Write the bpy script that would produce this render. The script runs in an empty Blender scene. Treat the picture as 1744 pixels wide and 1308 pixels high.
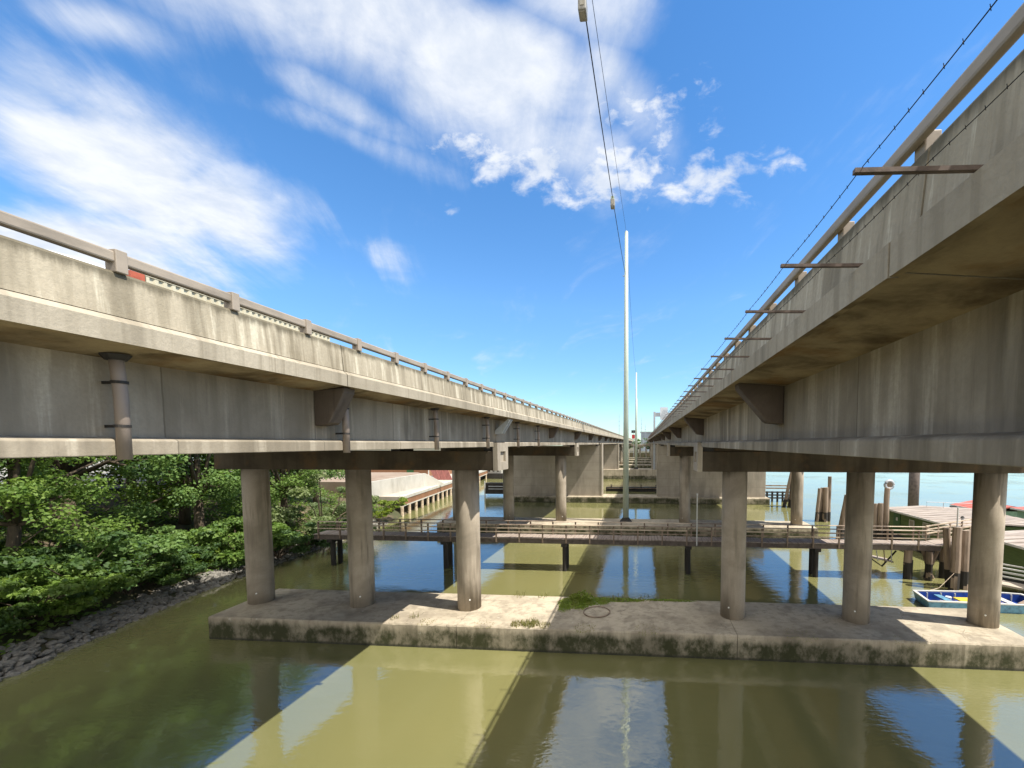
import bpy, math, random
import numpy as np
from mathutils import Vector, Matrix
R = math.radians
rng = np.random.default_rng(7)
random.seed(7)
S = bpy.context.scene
COL = S.collection

# ------------------------------------------------------------------ camera
cam = bpy.data.cameras.new("camera"); camo = bpy.data.objects.new("camera", cam); COL.objects.link(camo)
cam.sensor_fit = 'HORIZONTAL'; cam.sensor_width = 36; cam.lens = 36 * 712 / 1744
cam.shift_x = (872 - 1040) / 1744; cam.shift_y = (797 - 654) / 1744
cam.clip_start = 0.05; cam.clip_end = 6000
camo.location = (0, 0, 9); camo.rotation_euler = (R(90 - 3.376), 0, R(4.49))
S.camera = camo

# ------------------------------------------------------------------ exposure
S.view_settings.view_transform = 'Standard'; S.view_settings.look = 'None'
S.view_settings.exposure = 0.95; S.view_settings.gamma = 1

# ------------------------------------------------------------------ node helper
class NT:
    def __init__(s, tree): s.t = tree; s.t.nodes.clear()
    def n(s, typ, props=None, **ins):
        nd = s.t.nodes.new(typ)
        for k, v in (props or {}).items(): setattr(nd, k, v)
        for k, v in ins.items():
            key = int(k[1:]) if k[0] == 'i' and k[1:].isdigit() else k.replace('_', ' ')
            s.set(nd.inputs[key], v)
        return nd
    def set(s, sock, v):
        if isinstance(v, bpy.types.NodeSocket): s.t.links.new(v, sock)
        elif isinstance(v, (tuple, list)) and len(v) == 3 and sock.type == 'RGBA': sock.default_value = (*v, 1)
        else: sock.default_value = v
    def math(s, op, a, b=0.0, clamp=False):
        return s.n('ShaderNodeMath', dict(operation=op, use_clamp=clamp), i0=a, i1=b).outputs[0]
    def vmath(s, op, a, b=(0, 0, 0)):
        nd = s.n('ShaderNodeVectorMath', dict(operation=op), i0=a, i1=b)
        return nd.outputs['Value'] if op in ('LENGTH', 'DOT_PRODUCT') else nd.outputs[0]
    def mix(s, f, a, b, blend='MIX'):
        nd = s.n('ShaderNodeMix', dict(data_type='RGBA', blend_type=blend))
        s.set(nd.inputs[0], f); s.set(nd.inputs[6], a); s.set(nd.inputs[7], b)
        return nd.outputs[2]
    def noise(s, vec, scale, detail=4, rough=.55, dist=0.0):
        return s.n('ShaderNodeTexNoise', Vector=vec, Scale=scale, Detail=detail, Roughness=rough, Distortion=dist).outputs['Fac']
    def ramp(s, x, lo, hi, a=0.0, b=1.0, smooth=True):
        return s.n('ShaderNodeMapRange', dict(interpolation_type='SMOOTHSTEP' if smooth else 'LINEAR'),
                   Value=x, From_Min=lo, From_Max=hi, To_Min=a, To_Max=b).outputs[0]

# ------------------------------------------------------------------ sky
SUN = Vector((.605, -.127, 1.0)).normalized()
W = bpy.data.worlds.new("World"); S.world = W; W.use_nodes = True
nt = NT(W.node_tree)
d = nt.n('ShaderNodeTexCoord').outputs['Generated']
sky = nt.n('ShaderNodeTexSky', dict(sky_type='NISHITA', sun_disc=False, sun_elevation=math.asin(SUN.z),
           sun_rotation=math.atan2(SUN.x, SUN.y), altitude=0, air_density=1.0, dust_density=0.0, ozone_density=2.5)).outputs[0]
sky = nt.n('ShaderNodeHueSaturation', Hue=.5, Saturation=1.25, Value=1.0, Color=sky).outputs[0]
sx = nt.n('ShaderNodeSeparateXYZ', Vector=d)
sky = nt.mix(1.0, sky, nt.mix(nt.ramp(sx.outputs[2], -.02, .30, smooth=False), (.42, .58, .74), (.97, .95, .95)), 'MULTIPLY')
dy = nt.math('MAXIMUM', sx.outputs[1], .08)
mx = nt.math('DIVIDE', sx.outputs[0], dy); mz = nt.math('DIVIDE', sx.outputs[2], dy)
m = nt.n('ShaderNodeCombineXYZ', X=mx, Y=mz).outputs[0]
# cloud layer coordinates: a flat layer overhead, so streaks run to the horizon
dz = nt.math('ADD', nt.math('MAXIMUM', sx.outputs[2], 0.0), .10)
pl = nt.n('ShaderNodeCombineXYZ', X=nt.math('DIVIDE', sx.outputs[0], dz), Y=nt.math('DIVIDE', sx.outputs[1], dz)).outputs[0]
warp = nt.n('ShaderNodeTexNoise', Vector=pl, Scale=1.1, Detail=3).outputs['Color']
mw = nt.vmath('ADD', m, nt.vmath('MULTIPLY', nt.vmath('SUBTRACT', warp, (.5, .5, .5)), (.34, .26, 0)))
def blob(u, v, ru, rv, ang, wt, soft=0.0):
    c = ((u - 1096) / 712, (755 - v) / 712)
    q = nt.vmath('SUBTRACT', mw, (c[0], c[1], 0))
    q = nt.n('ShaderNodeVectorRotate', dict(rotation_type='Z_AXIS'), Vector=q, Angle=R(ang)).outputs[0]
    q = nt.vmath('MULTIPLY', q, (712 / ru, 712 / rv, 0))
    return nt.ramp(nt.vmath('LENGTH', q), 1.0, soft, 0, wt)
# (ang: positive tilts the blob down to the right in the photograph)
wispy = [blob(600, 40, 560, 190, 20, .95), blob(840, 150, 380, 170, 22, 1.1), blob(960, 40, 280, 150, 30, .75),
         blob(120, 250, 420, 190, 24, 1.15), blob(300, 350, 330, 130, 14, 1.05), blob(0, 110, 260, 110, 30, .8),
         blob(110, 410, 460, 130, 6, 1.1), blob(560, 235, 380, 50, 20, .4), blob(1130, 5, 160, 50, 20, .5),
         blob(1050, 190, 240, 90, 35, .75), blob(150, 15, 240, 50, 20, .4), blob(560, 180, 260, 70, 25, .6),
         blob(635, 424, 150, 34, 4, .34), blob(950, 265, 320, 110, 14, .85)]
puffy = [blob(900, 285, 260, 100, 14, 1.0), blob(1060, 305, 210, 95, 4, 1.0), blob(1200, 325, 110, 85, 0, .95),
         blob(1235, 283, 50, 34, 0, .7), blob(1302, 300, 60, 46, 0, .7), blob(630, 423, 110, 36, 4, .42),
         blob(735, 355, 40, 26, 0, .45), blob(850, 372, 35, 20, 0, .4), blob(1080, 225, 240, 80, 10, .7), blob(1180, 200, 70, 60, 0, .5)]
def total(l):
    a = l[0]
    for b in l[1:]: a = nt.math('MAXIMUM', a, b)
    return a
rot = nt.n('ShaderNodeVectorRotate', dict(rotation_type='Z_AXIS'), Vector=pl, Angle=R(-28)).outputs[0]
streaks = nt.noise(nt.vmath('MULTIPLY', rot, (2.0, .62, 1)), 1.5, 9, .6, .7)
fine = nt.noise(pl, 5.5, 8, .62, .2)
gn = nt.noise(nt.vmath('MULTIPLY', m, (1, 1.35, 1)), 15.0, 8, .6, .25)
over = nt.math('MAXIMUM', nt.ramp(sx.outputs[2], .68, .86, 0, .95), nt.ramp(sx.outputs[1], -.05, -.5, 0, .85))            # unseen cloud added overhead and behind the camera to brighten the shade
wd = nt.math('ADD', nt.math('MAXIMUM', total(wispy), over), nt.math('MULTIPLY', nt.math('SUBTRACT', streaks, .5), 1.7))
wd = nt.math('ADD', wd, nt.math('MULTIPLY', nt.math('SUBTRACT', fine, .5), .35))
wd = nt.ramp(wd, .05, 1.02)
pd = nt.math('ADD', total(puffy), nt.math('MULTIPLY', nt.math('SUBTRACT', gn, .5), 2.6))
pd = nt.math('MULTIPLY', nt.ramp(pd, .32, 1.2), nt.ramp(total(puffy), .0, .3))
dens = nt.math('MAXIMUM', nt.math('MULTIPLY', wd, .95), nt.math('MULTIPLY', pd, .93))
cc = nt.mix(nt.ramp(fine, .3, .7), (3.0, 3.3, 3.8), (4.1, 4.2, 4.35))
cc = nt.mix(over, cc, (7.2, 7.0, 6.7))  # the added out-of-view cloud is made brighter to lift the fill light
skyc = nt.mix(dens, sky, cc)
bg = nt.n('ShaderNodeBackground', Color=skyc, Strength=.13)
wo = nt.n('ShaderNodeOutputWorld'); nt.t.links.new(bg.outputs[0], wo.inputs[0])

# ------------------------------------------------------------------ sun
sl = bpy.data.lights.new("sun", 'SUN'); sl.energy = 4.0; sl.angle = R(.53); sl.color = (1, .95, .86)
so = bpy.data.objects.new("sun", sl); COL.objects.link(so)
so.rotation_euler = (-SUN).to_track_quat('-Z', 'Y').to_euler(); so.location = (30, -10, 60)

# ------------------------------------------------------------------ materials
MATS = {}
def mat(name):
    m_ = bpy.data.materials.new(name); m_.use_nodes = True
    MATS[name] = m_
    n = NT(m_.node_tree)
    b = n.n('ShaderNodeBsdfPrincipled'); o = n.n('ShaderNodeOutputMaterial')
    n.t.links.new(b.outputs[0], o.inputs[0])
    return m_, n, b, o
def concrete(name, base, dark, streak=.6, blotch=.6, moss=None, mz=(0, 1), pale=None, rough=.92, sscale=3.5, boards=False, rust=None, joints=0, cracks=False, top=None, bscale=.45):
    m_, n, b, o = mat(name)
    pos = n.n('ShaderNodeNewGeometry').outputs['Position']
    big = n.noise(pos, bscale, 6, .6, .4)
    st = n.noise(n.vmath('MULTIPLY', pos, (sscale, sscale, .22)), 1.0, 6, .62)
    st2 = n.noise(n.vmath('MULTIPLY', pos, (sscale * .35, sscale * .35, .12)), 1.0, 4, .6)
    fi = n.noise(pos, 22, 6, .65)
    c = n.mix(n.ramp(big, .38, .68, 0, blotch), base, dark)
    lf = n.ramp(n.noise(n.vmath('MULTIPLY', pos, (1, 1, .6)), .33, 4, .6), .38, .6, .25, 1)
    c = n.mix(n.math('MULTIPLY', n.ramp(st, .49, .64, 0, streak), lf), c, dark)
    if pale: c = n.mix(n.ramp(st, .47, .36, 0, .85), c, pale)
    c = n.mix(n.ramp(st2, .50, .66, 0, streak * .8), c, tuple(x * .75 for x in dark))
    if rust: c = n.mix(n.math('MULTIPLY', n.ramp(n.noise(n.vmath('ADD', pos, (5, 9, 3)), .8, 5, .6), .5, .68), .8), c, rust)
    c = n.mix(n.ramp(fi, .3, .75, .0, .35), c, tuple(x * .6 for x in base))
    if joints:
        yy_ = n.n('ShaderNodeSeparateXYZ', Vector=n.vmath('ADD', pos, n.vmath('MULTIPLY', n.n('ShaderNodeTexNoise', Vector=pos, Scale=3.0).outputs['Color'], (0, .03, .03))))
        w = n.math('ABSOLUTE', n.math('SUBTRACT', n.math('FRACT', n.math('MULTIPLY', yy_.outputs[1], 1 / joints)), .5))
        c = n.mix(n.math('MULTIPLY', n.ramp(w, .494, .499), .7), c, tuple(x * .6 for x in dark))
        w2 = n.n('ShaderNodeTexWhiteNoise', dict(noise_dimensions='1D'), W=n.math('FLOOR', n.math('MULTIPLY', yy_.outputs[1], 1 / joints))).outputs[0]
        c = n.mix(n.ramp(w2, 0, 1, 0, .4, False), c, dark)
    if cracks:
        v_ = n.n('ShaderNodeTexVoronoi', dict(feature='DISTANCE_TO_EDGE'), Vector=n.vmath('ADD', pos, n.vmath('MULTIPLY', n.n('ShaderNodeTexNoise', Vector=pos, Scale=1.6, Detail=5).outputs['Color'], (.9, .9, .9))), Scale=.42).outputs[0]
        c = n.mix(n.math('MULTIPLY', n.math('MULTIPLY', n.ramp(v_, .008, .002), n.ramp(n.noise(pos, .5, 3, .5), .5, .6)), .55), c, (.07, .06, .04))
        c = n.mix(n.ramp(n.noise(n.vmath('MULTIPLY', pos, (.7, 2.2, 1)), 1.3, 7, .7, .6), .53, .68, 0, .45), c, (.25, .21, .155))
        c = n.mix(n.ramp(n.noise(pos, 3.5, 6, .7), .62, .7, 0, .6), c, (.62, .57, .47))
    if boards:
        z = n.n('ShaderNodeSeparateXYZ', Vector=pos)
        w = n.math('FRACT', n.math('MULTIPLY', z.outputs[2], 1 / 1.22))
        c = n.mix(n.math('MULTIPLY', n.ramp(n.math('ABSOLUTE', n.math('SUBTRACT', w, .5)), .475, .49), .6), c, dark)
    if moss:
        z = n.n('ShaderNodeSeparateXYZ', Vector=pos).outputs[2]
        zz = n.math('ADD', z, n.math('MULTIPLY', n.math('SUBTRACT', n.noise(n.vmath('MULTIPLY', pos, (1.2, 1.2, .5)), 1.4, 6, .65), .5), .9))
        k = n.math('MULTIPLY', n.ramp(zz, mz[1], mz[0] * .3 + mz[1] * .7), n.ramp(n.noise(n.vmath('MULTIPLY', pos, (1, 1, .7)), 1.1, 6, .7), .36, .58, .45, 1))
        c = n.mix(n.math('MULTIPLY', k, .95), c, moss)
        wet = n.ramp(z, .16, .05)
        c = n.mix(n.math('MULTIPLY', wet, .75), c, (.035, .035, .025))
    if top:
        z = n.n('ShaderNodeSeparateXYZ', Vector=pos).outputs[2]
        zz = n.math('ADD', z, n.math('MULTIPLY', n.math('SUBTRACT', n.noise(n.vmath('MULTIPLY', pos, (5, 5, .5)), 1.2, 6, .65), .5), top[1]))
        c = n.mix(n.ramp(zz, top[0] - top[1] * .4, top[0], 0, .8), c, (.10, .085, .055))
    hsv = n.n('ShaderNodeHueSaturation', Value=1.0, Saturation=1.0, Color=c).outputs[0]
    n.set(b.inputs['Base Color'], hsv); b.inputs['Roughness'].default_value = rough
    b.inputs['Specular IOR Level'].default_value = .25
    bp = n.n('ShaderNodeBump', Strength=.35, Distance=.02, Height=n.math('ADD', fi, n.math('MULTIPLY', big, 2.0)))
    n.set(b.inputs['Normal'], bp.outputs[0])
    return m_
def plain(name, base, rough=.6, metal=0.0, var=.25, scale=6, stretch=(1, 1, 1), dark=None, spec=.4, bump=.1, thr=(.4, .75)):
    m_, n, b, o = mat(name)
    co = n.n('ShaderNodeTexCoord').outputs['Object']
    f = n.noise(n.vmath('MULTIPLY', co, stretch), scale, 5, .6)
    c = n.mix(n.ramp(f, thr[0], thr[1], 0, 1), base, dark or tuple(x * (1 - var) for x in base))
    n.set(b.inputs['Base Color'], c); b.inputs['Roughness'].default_value = rough; b.inputs['Metallic'].default_value = metal
    b.inputs['Specular IOR Level'].default_value = spec
    if bump:
        n.set(b.inputs['Normal'], n.n('ShaderNodeBump', Strength=bump, Distance=.02, Height=f).outputs[0])
    return m_

concrete('parapet', (.44, .38, .28), (.18, .148, .095), .75, .45, pale=(.60, .54, .41), sscale=6, top=(11.0, .32))
concrete('deck_edge', (.43, .375, .285), (.21, .175, .12), .6, .5, sscale=6)
concrete('girder', (.42, .362, .275), (.17, .142, .10), .75, .75, pale=(.53, .465, .36), sscale=3.2, joints=2.8)
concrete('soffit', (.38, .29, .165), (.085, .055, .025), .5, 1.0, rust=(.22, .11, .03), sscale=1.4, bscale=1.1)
concrete('beam', (.10, .08, .055), (.04, .03, .02), .6, .8, sscale=3, rust=(.13, .08, .04))  # deep shade under the deck put into the cap beam colour, with stains and rust
concrete('beam_end', (.43, .375, .295), (.18, .15, .115), .5, .4, sscale=3)  # same cap concrete without the painted shade, for the sunlit end
concrete('column', (.43, .365, .285), (.17, .14, .10), .9, .6, sscale=2.6, moss=(.10, .095, .05), mz=(-.5, .35))
concrete('footing', (.53, .455, .34), (.25, .21, .155), .6, .75, moss=(.034, .038, .013), mz=(-.3, 1.0), sscale=3.5, cracks=True)
concrete('wall_pier', (.41, .36, .29), (.21, .185, .15), .5, .4, sscale=1.6, boards=True, moss=(.09, .085, .045), mz=(-.5, .6))
concrete('bracket', (.16, .125, .095), (.06, .045, .035), .6, .6, sscale=5)
concrete('pale_bracket', (.5, .52, .52), (.3, .3, .28), .4, .4, sscale=5)
concrete('white_wall', (.55, .53, .47), (.33, .31, .25), .5, .3, sscale=1.2)
concrete('brown_band', (.30, .155, .085), (.17, .09, .05), .5, .5, sscale=1.5)
concrete('asphalt', (.06, .06, .06), (.04, .04, .04), .1, .5)
plain('rail_paint', (.33, .275, .215), .65, 0, .35, 5, (1, .3, 1))
plain('pipe', (.31, .25, .205), .6, 0, .4, 3, (1, 1, .4))
plain('steel_dark', (.05, .045, .04), .6, .3, .5, 8)
plain('arm_steel', (.17, .125, .10), .65, .2, .5, 9)
plain('wire', (.03, .03, .03), .6, .5, .3)
plain('pole_paint', (.46, .52, .43), .45, .1, .2, 2, (1, 1, .2))
plain('lamp_body', (.30, .28, .24), .5, .2, .3, 6)
plain('lamp_top', (.33, .38, .28), .5, .2, .3, 6)
plain('marker', (.85, .85, .8), .4, 0, .05)
plain('timber', (.30, .225, .165), .85, 0, .5, 3, (1, 1, .15), dark=(.09, .065, .045), bump=.4)
plain('timber_pale', (.60, .49, .36), .8, 0, .4, 4, (.3, 1, 1), dark=(.25, .17, .12), bump=.3)
plain('timber_dark', (.035, .030, .025), .85, 0, .5, 3, (1, 1, .2), bump=.4)
plain('deck_board', (.36, .30, .25), .85, 0, .4, 3, (4, .3, 1), dark=(.17, .12, .10), bump=.3)
plain('rust_beam', (.12, .095, .08), .85, 0, .5, 4, bump=.3)
plain('bark', (.10, .075, .05), .95, 0, .6, 6, (1, 1, .2), dark=(.03, .022, .015), bump=.6)
plain('bark_pale', (.22, .155, .105), .95, 0, .6, 6, (1, 1, .2), dark=(.07, .05, .035), bump=.6)
plain('rock', (.22, .205, .18), .9, 0, .5, 3, dark=(.08, .075, .065), bump=.5)
plain('green_siding', (.11, .165, .05), .7, 0, .35, 3, (.4, .4, 6), bump=.2)
plain('pale_green_siding', (.22, .36, .24), .7, 0, .25, 3)
plain('door_green', (.03, .11, .03), .5, 0, .3, 4)
plain('roof_sheet', (.40, .34, .29), .8, 0, .5, 1.6, (.4, 3, 1), dark=(.22, .18, .15), bump=.2, thr=(.35, .65))
plain('roof_red', (.45, .12, .09), .7, 0, .3, 3, bump=.2)
plain('white_trim', (.55, .54, .5), .55, 0, .15, 4)
plain('pane', (.34, .31, .25), .15, 0, .3, 2)
plain('boat_blue', (.03, .16, .42), .35, 0, .3, 3)
plain('boat_blue_pale', (.12, .29, .42), .5, 0, .5, 5, dark=(.06, .13, .20))
plain('boat_inner', (.01, .05, .28), .5, 0, .4, 4)
plain('yellow', (.6, .44, .04), .55, 0, .2, 4)
plain('orange', (.65, .12, .03), .5, 0, .2, 4)
plain('container', (.55, .50, .36), .55, 0, .3, 2, (1, 1, .3), dark=(.40, .33, .2))
plain('truck_white', (.75, .75, .74), .35, 0, .08, 2)
plain('truck_red', (.42, .10, .05), .5, 0, .3, 4)
plain('tyre', (.02, .02, .02), .85, 0, .3, 5)
plain('glass_dark', (.02, .025, .03), .08, 0, .2, 2, spec=.8, bump=0)
plain('galvanised', (.42, .44, .46), .5, .3, .2, 3)
plain('sign_back', (.62, .64, .66), .5, .1, .15, 3)
plain('sign_red', (.45, .03, .03), .5, 0, .2, 3)
plain('car_red', (.38, .02, .02), .3, 0, .1, 2)
plain('car_silver', (.5, .51, .53), .3, .3, .1, 2)
plain('car_blue', (.04, .07, .16), .3, .2, .1, 2)
plain('rusty_panel', (.34, .13, .11), .7, 0, .4, 5, (1, 1, .3))
plain('haze_city', (.30, .34, .38), .8, 0, .3, .3)

def leafmat(name, a, bcol, c3):
    m_, n, b, o = mat(name)
    g = n.n('ShaderNodeNewGeometry')
    f = n.noise(g.outputs['Position'], .9, 4, .6)
    r = n.n('ShaderNodeTexWhiteNoise', dict(noise_dimensions='3D'), Vector=n.vmath('SNAP', g.outputs['Position'], (.35, .35, .35))).outputs[0]
    c = n.mix(n.ramp(f, .35, .65), a, bcol)
    c = n.mix(n.math('MULTIPLY', r, .5), c, c3)
    rn = n.n('ShaderNodeObjectInfo').outputs['Random']
    c = n.n('ShaderNodeHueSaturation', Hue=n.ramp(rn, 0, 1, .48, .515, False), Saturation=n.ramp(rn, 0, 1, 1.1, .8, False), Value=n.ramp(rn, 0, 1, .85, 1.25, False), Color=c).outputs[0]
    n.set(b.inputs['Base Color'], c); b.inputs['Roughness'].default_value = .55; b.inputs['Specular IOR Level'].default_value = .35
    tr = n.n('ShaderNodeBsdfTranslucent', Color=n.mix(.5, c, (.16, .26, .02)))
    ms = n.n('ShaderNodeMixShader', Fac=.45)
    n.t.links.new(b.outputs[0], ms.inputs[1]); n.t.links.new(tr.outputs[0], ms.inputs[2]); n.t.links.new(ms.outputs[0], o.inputs[0])
leafmat('leaf_maple', (.065, .145, .028), (.145, .26, .038), (.26, .35, .07))
leafmat('leaf_dark', (.035, .085, .026), (.065, .13, .030), (.12, .20, .05))
leafmat('leaf_pale', (.15, .215, .075), (.21, .27, .10), (.28, .32, .16))
leafmat('leaf_grass', (.18, .30, .04), (.24, .36, .05), (.34, .36, .10))
leafmat('leaf_dry', (.33, .29, .12), (.24, .24, .07), (.40, .34, .18))

# water
m_, n, b, o = mat('water')
pos = n.n('ShaderNodeNewGeometry').outputs['Position']
mud = n.mix(n.ramp(n.noise(pos, .06, 4, .5), .35, .65), (.212, .200, .080), (.182, .180, .074))
n.set(b.inputs['Base Color'], mud)
b.inputs['Roughness'].default_value = .035; b.inputs['IOR'].default_value = 2.1; b.inputs['Specular IOR Level'].default_value = .85
r1 = n.noise(n.vmath('MULTIPLY', pos, (1.0, 1.7, 1)), 1.5, 4, .55, .3)
r2 = n.noise(n.vmath('MULTIPLY', pos, (.45, 1.0, 1)), .55, 3, .5, .4)
r3 = n.noise(n.vmath('MULTIPLY', pos, (2.0, 5.0, 1)), 1.6, 3, .5, .2)
patch = n.ramp(n.noise(n.vmath('ADD', pos, (3, 11, 0)), .085, 3, .5), .46, .62)
h = n.math('ADD', n.math('MULTIPLY', r1, .10), n.math('MULTIPLY', r2, .12))
h = n.math('ADD', h, n.math('MULTIPLY', n.math('MULTIPLY', r3, patch), .16))
n.set(b.inputs['Normal'], n.n('ShaderNodeBump', Strength=.22, Distance=.35, Height=h).outputs[0])

# bank soil and ground
m_, n, b, o = mat('soil')
pos = n.n('ShaderNodeNewGeometry').outputs['Position']
c = n.mix(n.ramp(n.noise(pos, .7, 6, .6), .35, .65), (.10, .075, .045), (.045, .055, .02))
c = n.mix(n.ramp(n.noise(pos, .18, 3, .5), .55, .7, 0, .7), c, (.24, .18, .11))
n.set(b.inputs['Base Color'], c); b.inputs['Roughness'].default_value = .95
n.set(b.inputs['Normal'], n.n('ShaderNodeBump', Strength=.6, Distance=.1, Height=n.noise(pos, 5, 6, .7)).outputs[0])
concrete('yard', (.30, .235, .18), (.2, .13, .085), .0, .7)
concrete('pavement', (.50, .44, .37), (.34, .28, .23), .0, .6)

# ------------------------------------------------------------------ mesh builder
class MB:
    def __init__(s): s.v = []; s.f = []
    def quad_strip(s): pass
    def box(s, x0, x1, y0, y1, z0, z1):
        b0 = len(s.v)
        s.v += [(x, y, z) for z in (z0, z1) for y in (y0, y1) for x in (x0, x1)]
        s.f += [tuple(b0 + i for i in q) for q in ((0, 2, 3, 1), (4, 5, 7, 6), (0, 1, 5, 4), (2, 6, 7, 3), (0, 4, 6, 2), (1, 3, 7, 5))]
        return s
    def obox(s, c, size, rot=(0, 0, 0)):
        M = Matrix.Translation(c) @ __import__('mathutils').Euler(rot).to_matrix().to_4x4()
        b0 = len(s.v); hx, hy, hz = (k / 2 for k in size)
        s.v += [tuple(M @ Vector((x, y, z))) for z in (-hz, hz) for y in (-hy, hy) for x in (-hx, hx)]
        s.f += [tuple(b0 + i for i in q) for q in ((0, 2, 3, 1), (4, 5, 7, 6), (0, 1, 5, 4), (2, 6, 7, 3), (0, 4, 6, 2), (1, 3, 7, 5))]
        return s
    def prism(s, prof, a0, a1, axis='y', cap=True):
        """profile of (p,q) pairs swept along axis: y -> (x,z), x -> (y,z), z -> (x,y)"""
        b0 = len(s.v); k = len(prof)
        for a in (a0, a1):
            for p, q in prof:
                s.v.append((p, a, q) if axis == 'y' else (a, p, q) if axis == 'x' else (p, q, a))
        for i in range(k): s.f.append((b0 + i, b0 + (i + 1) % k, b0 + k + (i + 1) % k, b0 + k + i))
        if cap: s.f += [tuple(range(b0 + k - 1, b0 - 1, -1)), tuple(range(b0 + k, b0 + 2 * k))]
        return s
    def tube(s, pts, rad, n=8, cap=True):
        pts = [Vector(p) for p in pts]
        if not isinstance(rad, (list, tuple)): rad = [rad] * len(pts)
        b0 = len(s.v)
        for i, p in enumerate(pts):
            t = (pts[min(i + 1, len(pts) - 1)] - pts[max(i - 1, 0)]).normalized()
            a = t.cross(Vector((0, 0, 1)) if abs(t.z) < .9 else Vector((1, 0, 0))).normalized(); c = t.cross(a)
            for j in range(n):
                w = 2 * math.pi * j / n
                s.v.append(tuple(p + rad[i] * (math.cos(w) * a + math.sin(w) * c)))
        for i in range(len(pts) - 1):
            for j in range(n):
                s.f.append((b0 + i * n + j, b0 + i * n + (j + 1) % n, b0 + (i + 1) * n + (j + 1) % n, b0 + (i + 1) * n + j))
        if cap:
            s.f += [tuple(b0 + j for j in range(n - 1, -1, -1)), tuple(b0 + (len(pts) - 1) * n + j for j in range(n))]
        return s
    def build(s, name, material, parent=None, smooth=False, bevel=0, loc=None):
        """vertices are given in world coordinates; the object sits at its root's place"""
        o_ = root_loc(parent) if parent else Vector(loc or (0, 0, 0))
        me = bpy.data.meshes.new(name)
        me.from_pydata([(x - o_.x, y - o_.y, z - o_.z) for x, y, z in s.v], [], s.f)
        bm_fix(me)
        me.materials.append(MATS[material])
        ob = bpy.data.objects.new(name, me); COL.objects.link(ob)
        if parent: ob.parent = parent
        else: ob.location = o_
        if smooth is True: me.polygons.foreach_set('use_smooth', [True] * len(me.polygons))
        elif smooth:
            for p in me.polygons: p.use_smooth = len(p.vertices) == 4
        if bevel:
            md = ob.modifiers.new('bevel', 'BEVEL'); md.width = bevel; md.segments = 2; md.limit_method = 'ANGLE'
        return ob
def bm_fix(me):
    import bmesh
    b_ = bmesh.new(); b_.from_mesh(me); bmesh.ops.recalc_face_normals(b_, faces=b_.faces); b_.to_mesh(me); b_.free()
def root_loc(o_):
    while o_.parent: o_ = o_.parent
    return Vector(o_.location)
def tag(o_, label, cat, group=None, kind=None):
    if label: o_['label'] = label
    if cat: o_['category'] = cat
    if group: o_['group'] = group
    if kind: o_['kind'] = kind
    return o_
def thing(name, loc, label, cat, group=None):
    o_ = bpy.data.objects.new(name, None); COL.objects.link(o_); o_.location = loc
    o_.empty_display_size = .3
    return tag(o_, label, cat, group)
def copy_tree(o_, parent=None):
    c_ = o_.copy(); COL.objects.link(c_)
    if parent: c_.parent = parent
    for ch in list(o_.children): copy_tree(ch, c_)
    return c_
def np_mesh(name, verts, nquads, material):
    """quads from a flat (4*nquads,3) vertex array"""
    me = bpy.data.meshes.new(name)
    me.vertices.add(4 * nquads); me.vertices.foreach_set('co', verts.astype(np.float32).ravel())
    me.loops.add(4 * nquads); me.loops.foreach_set('vertex_index', np.arange(4 * nquads, dtype=np.int32))
    me.polygons.add(nquads); me.polygons.foreach_set('loop_start', np.arange(0, 4 * nquads, 4, dtype=np.int32))
    me.update(calc_edges=True); me.validate()
    me.materials.append(MATS[material])
    return me
XC = -4.24                                   # mirror: right x = XC - left x
YE = 255.0                                   # far end of the viaducts

# ------------------------------------------------------------------ river
w = MB(); w.v = [(-600, -80, 0), (2500, -80, 0), (2500, 4000, 0), (-600, 4000, 0)]; w.f = [(0, 1, 2, 3)]
tag(w.build('river', 'water'), None, None, kind='structure')

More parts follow.
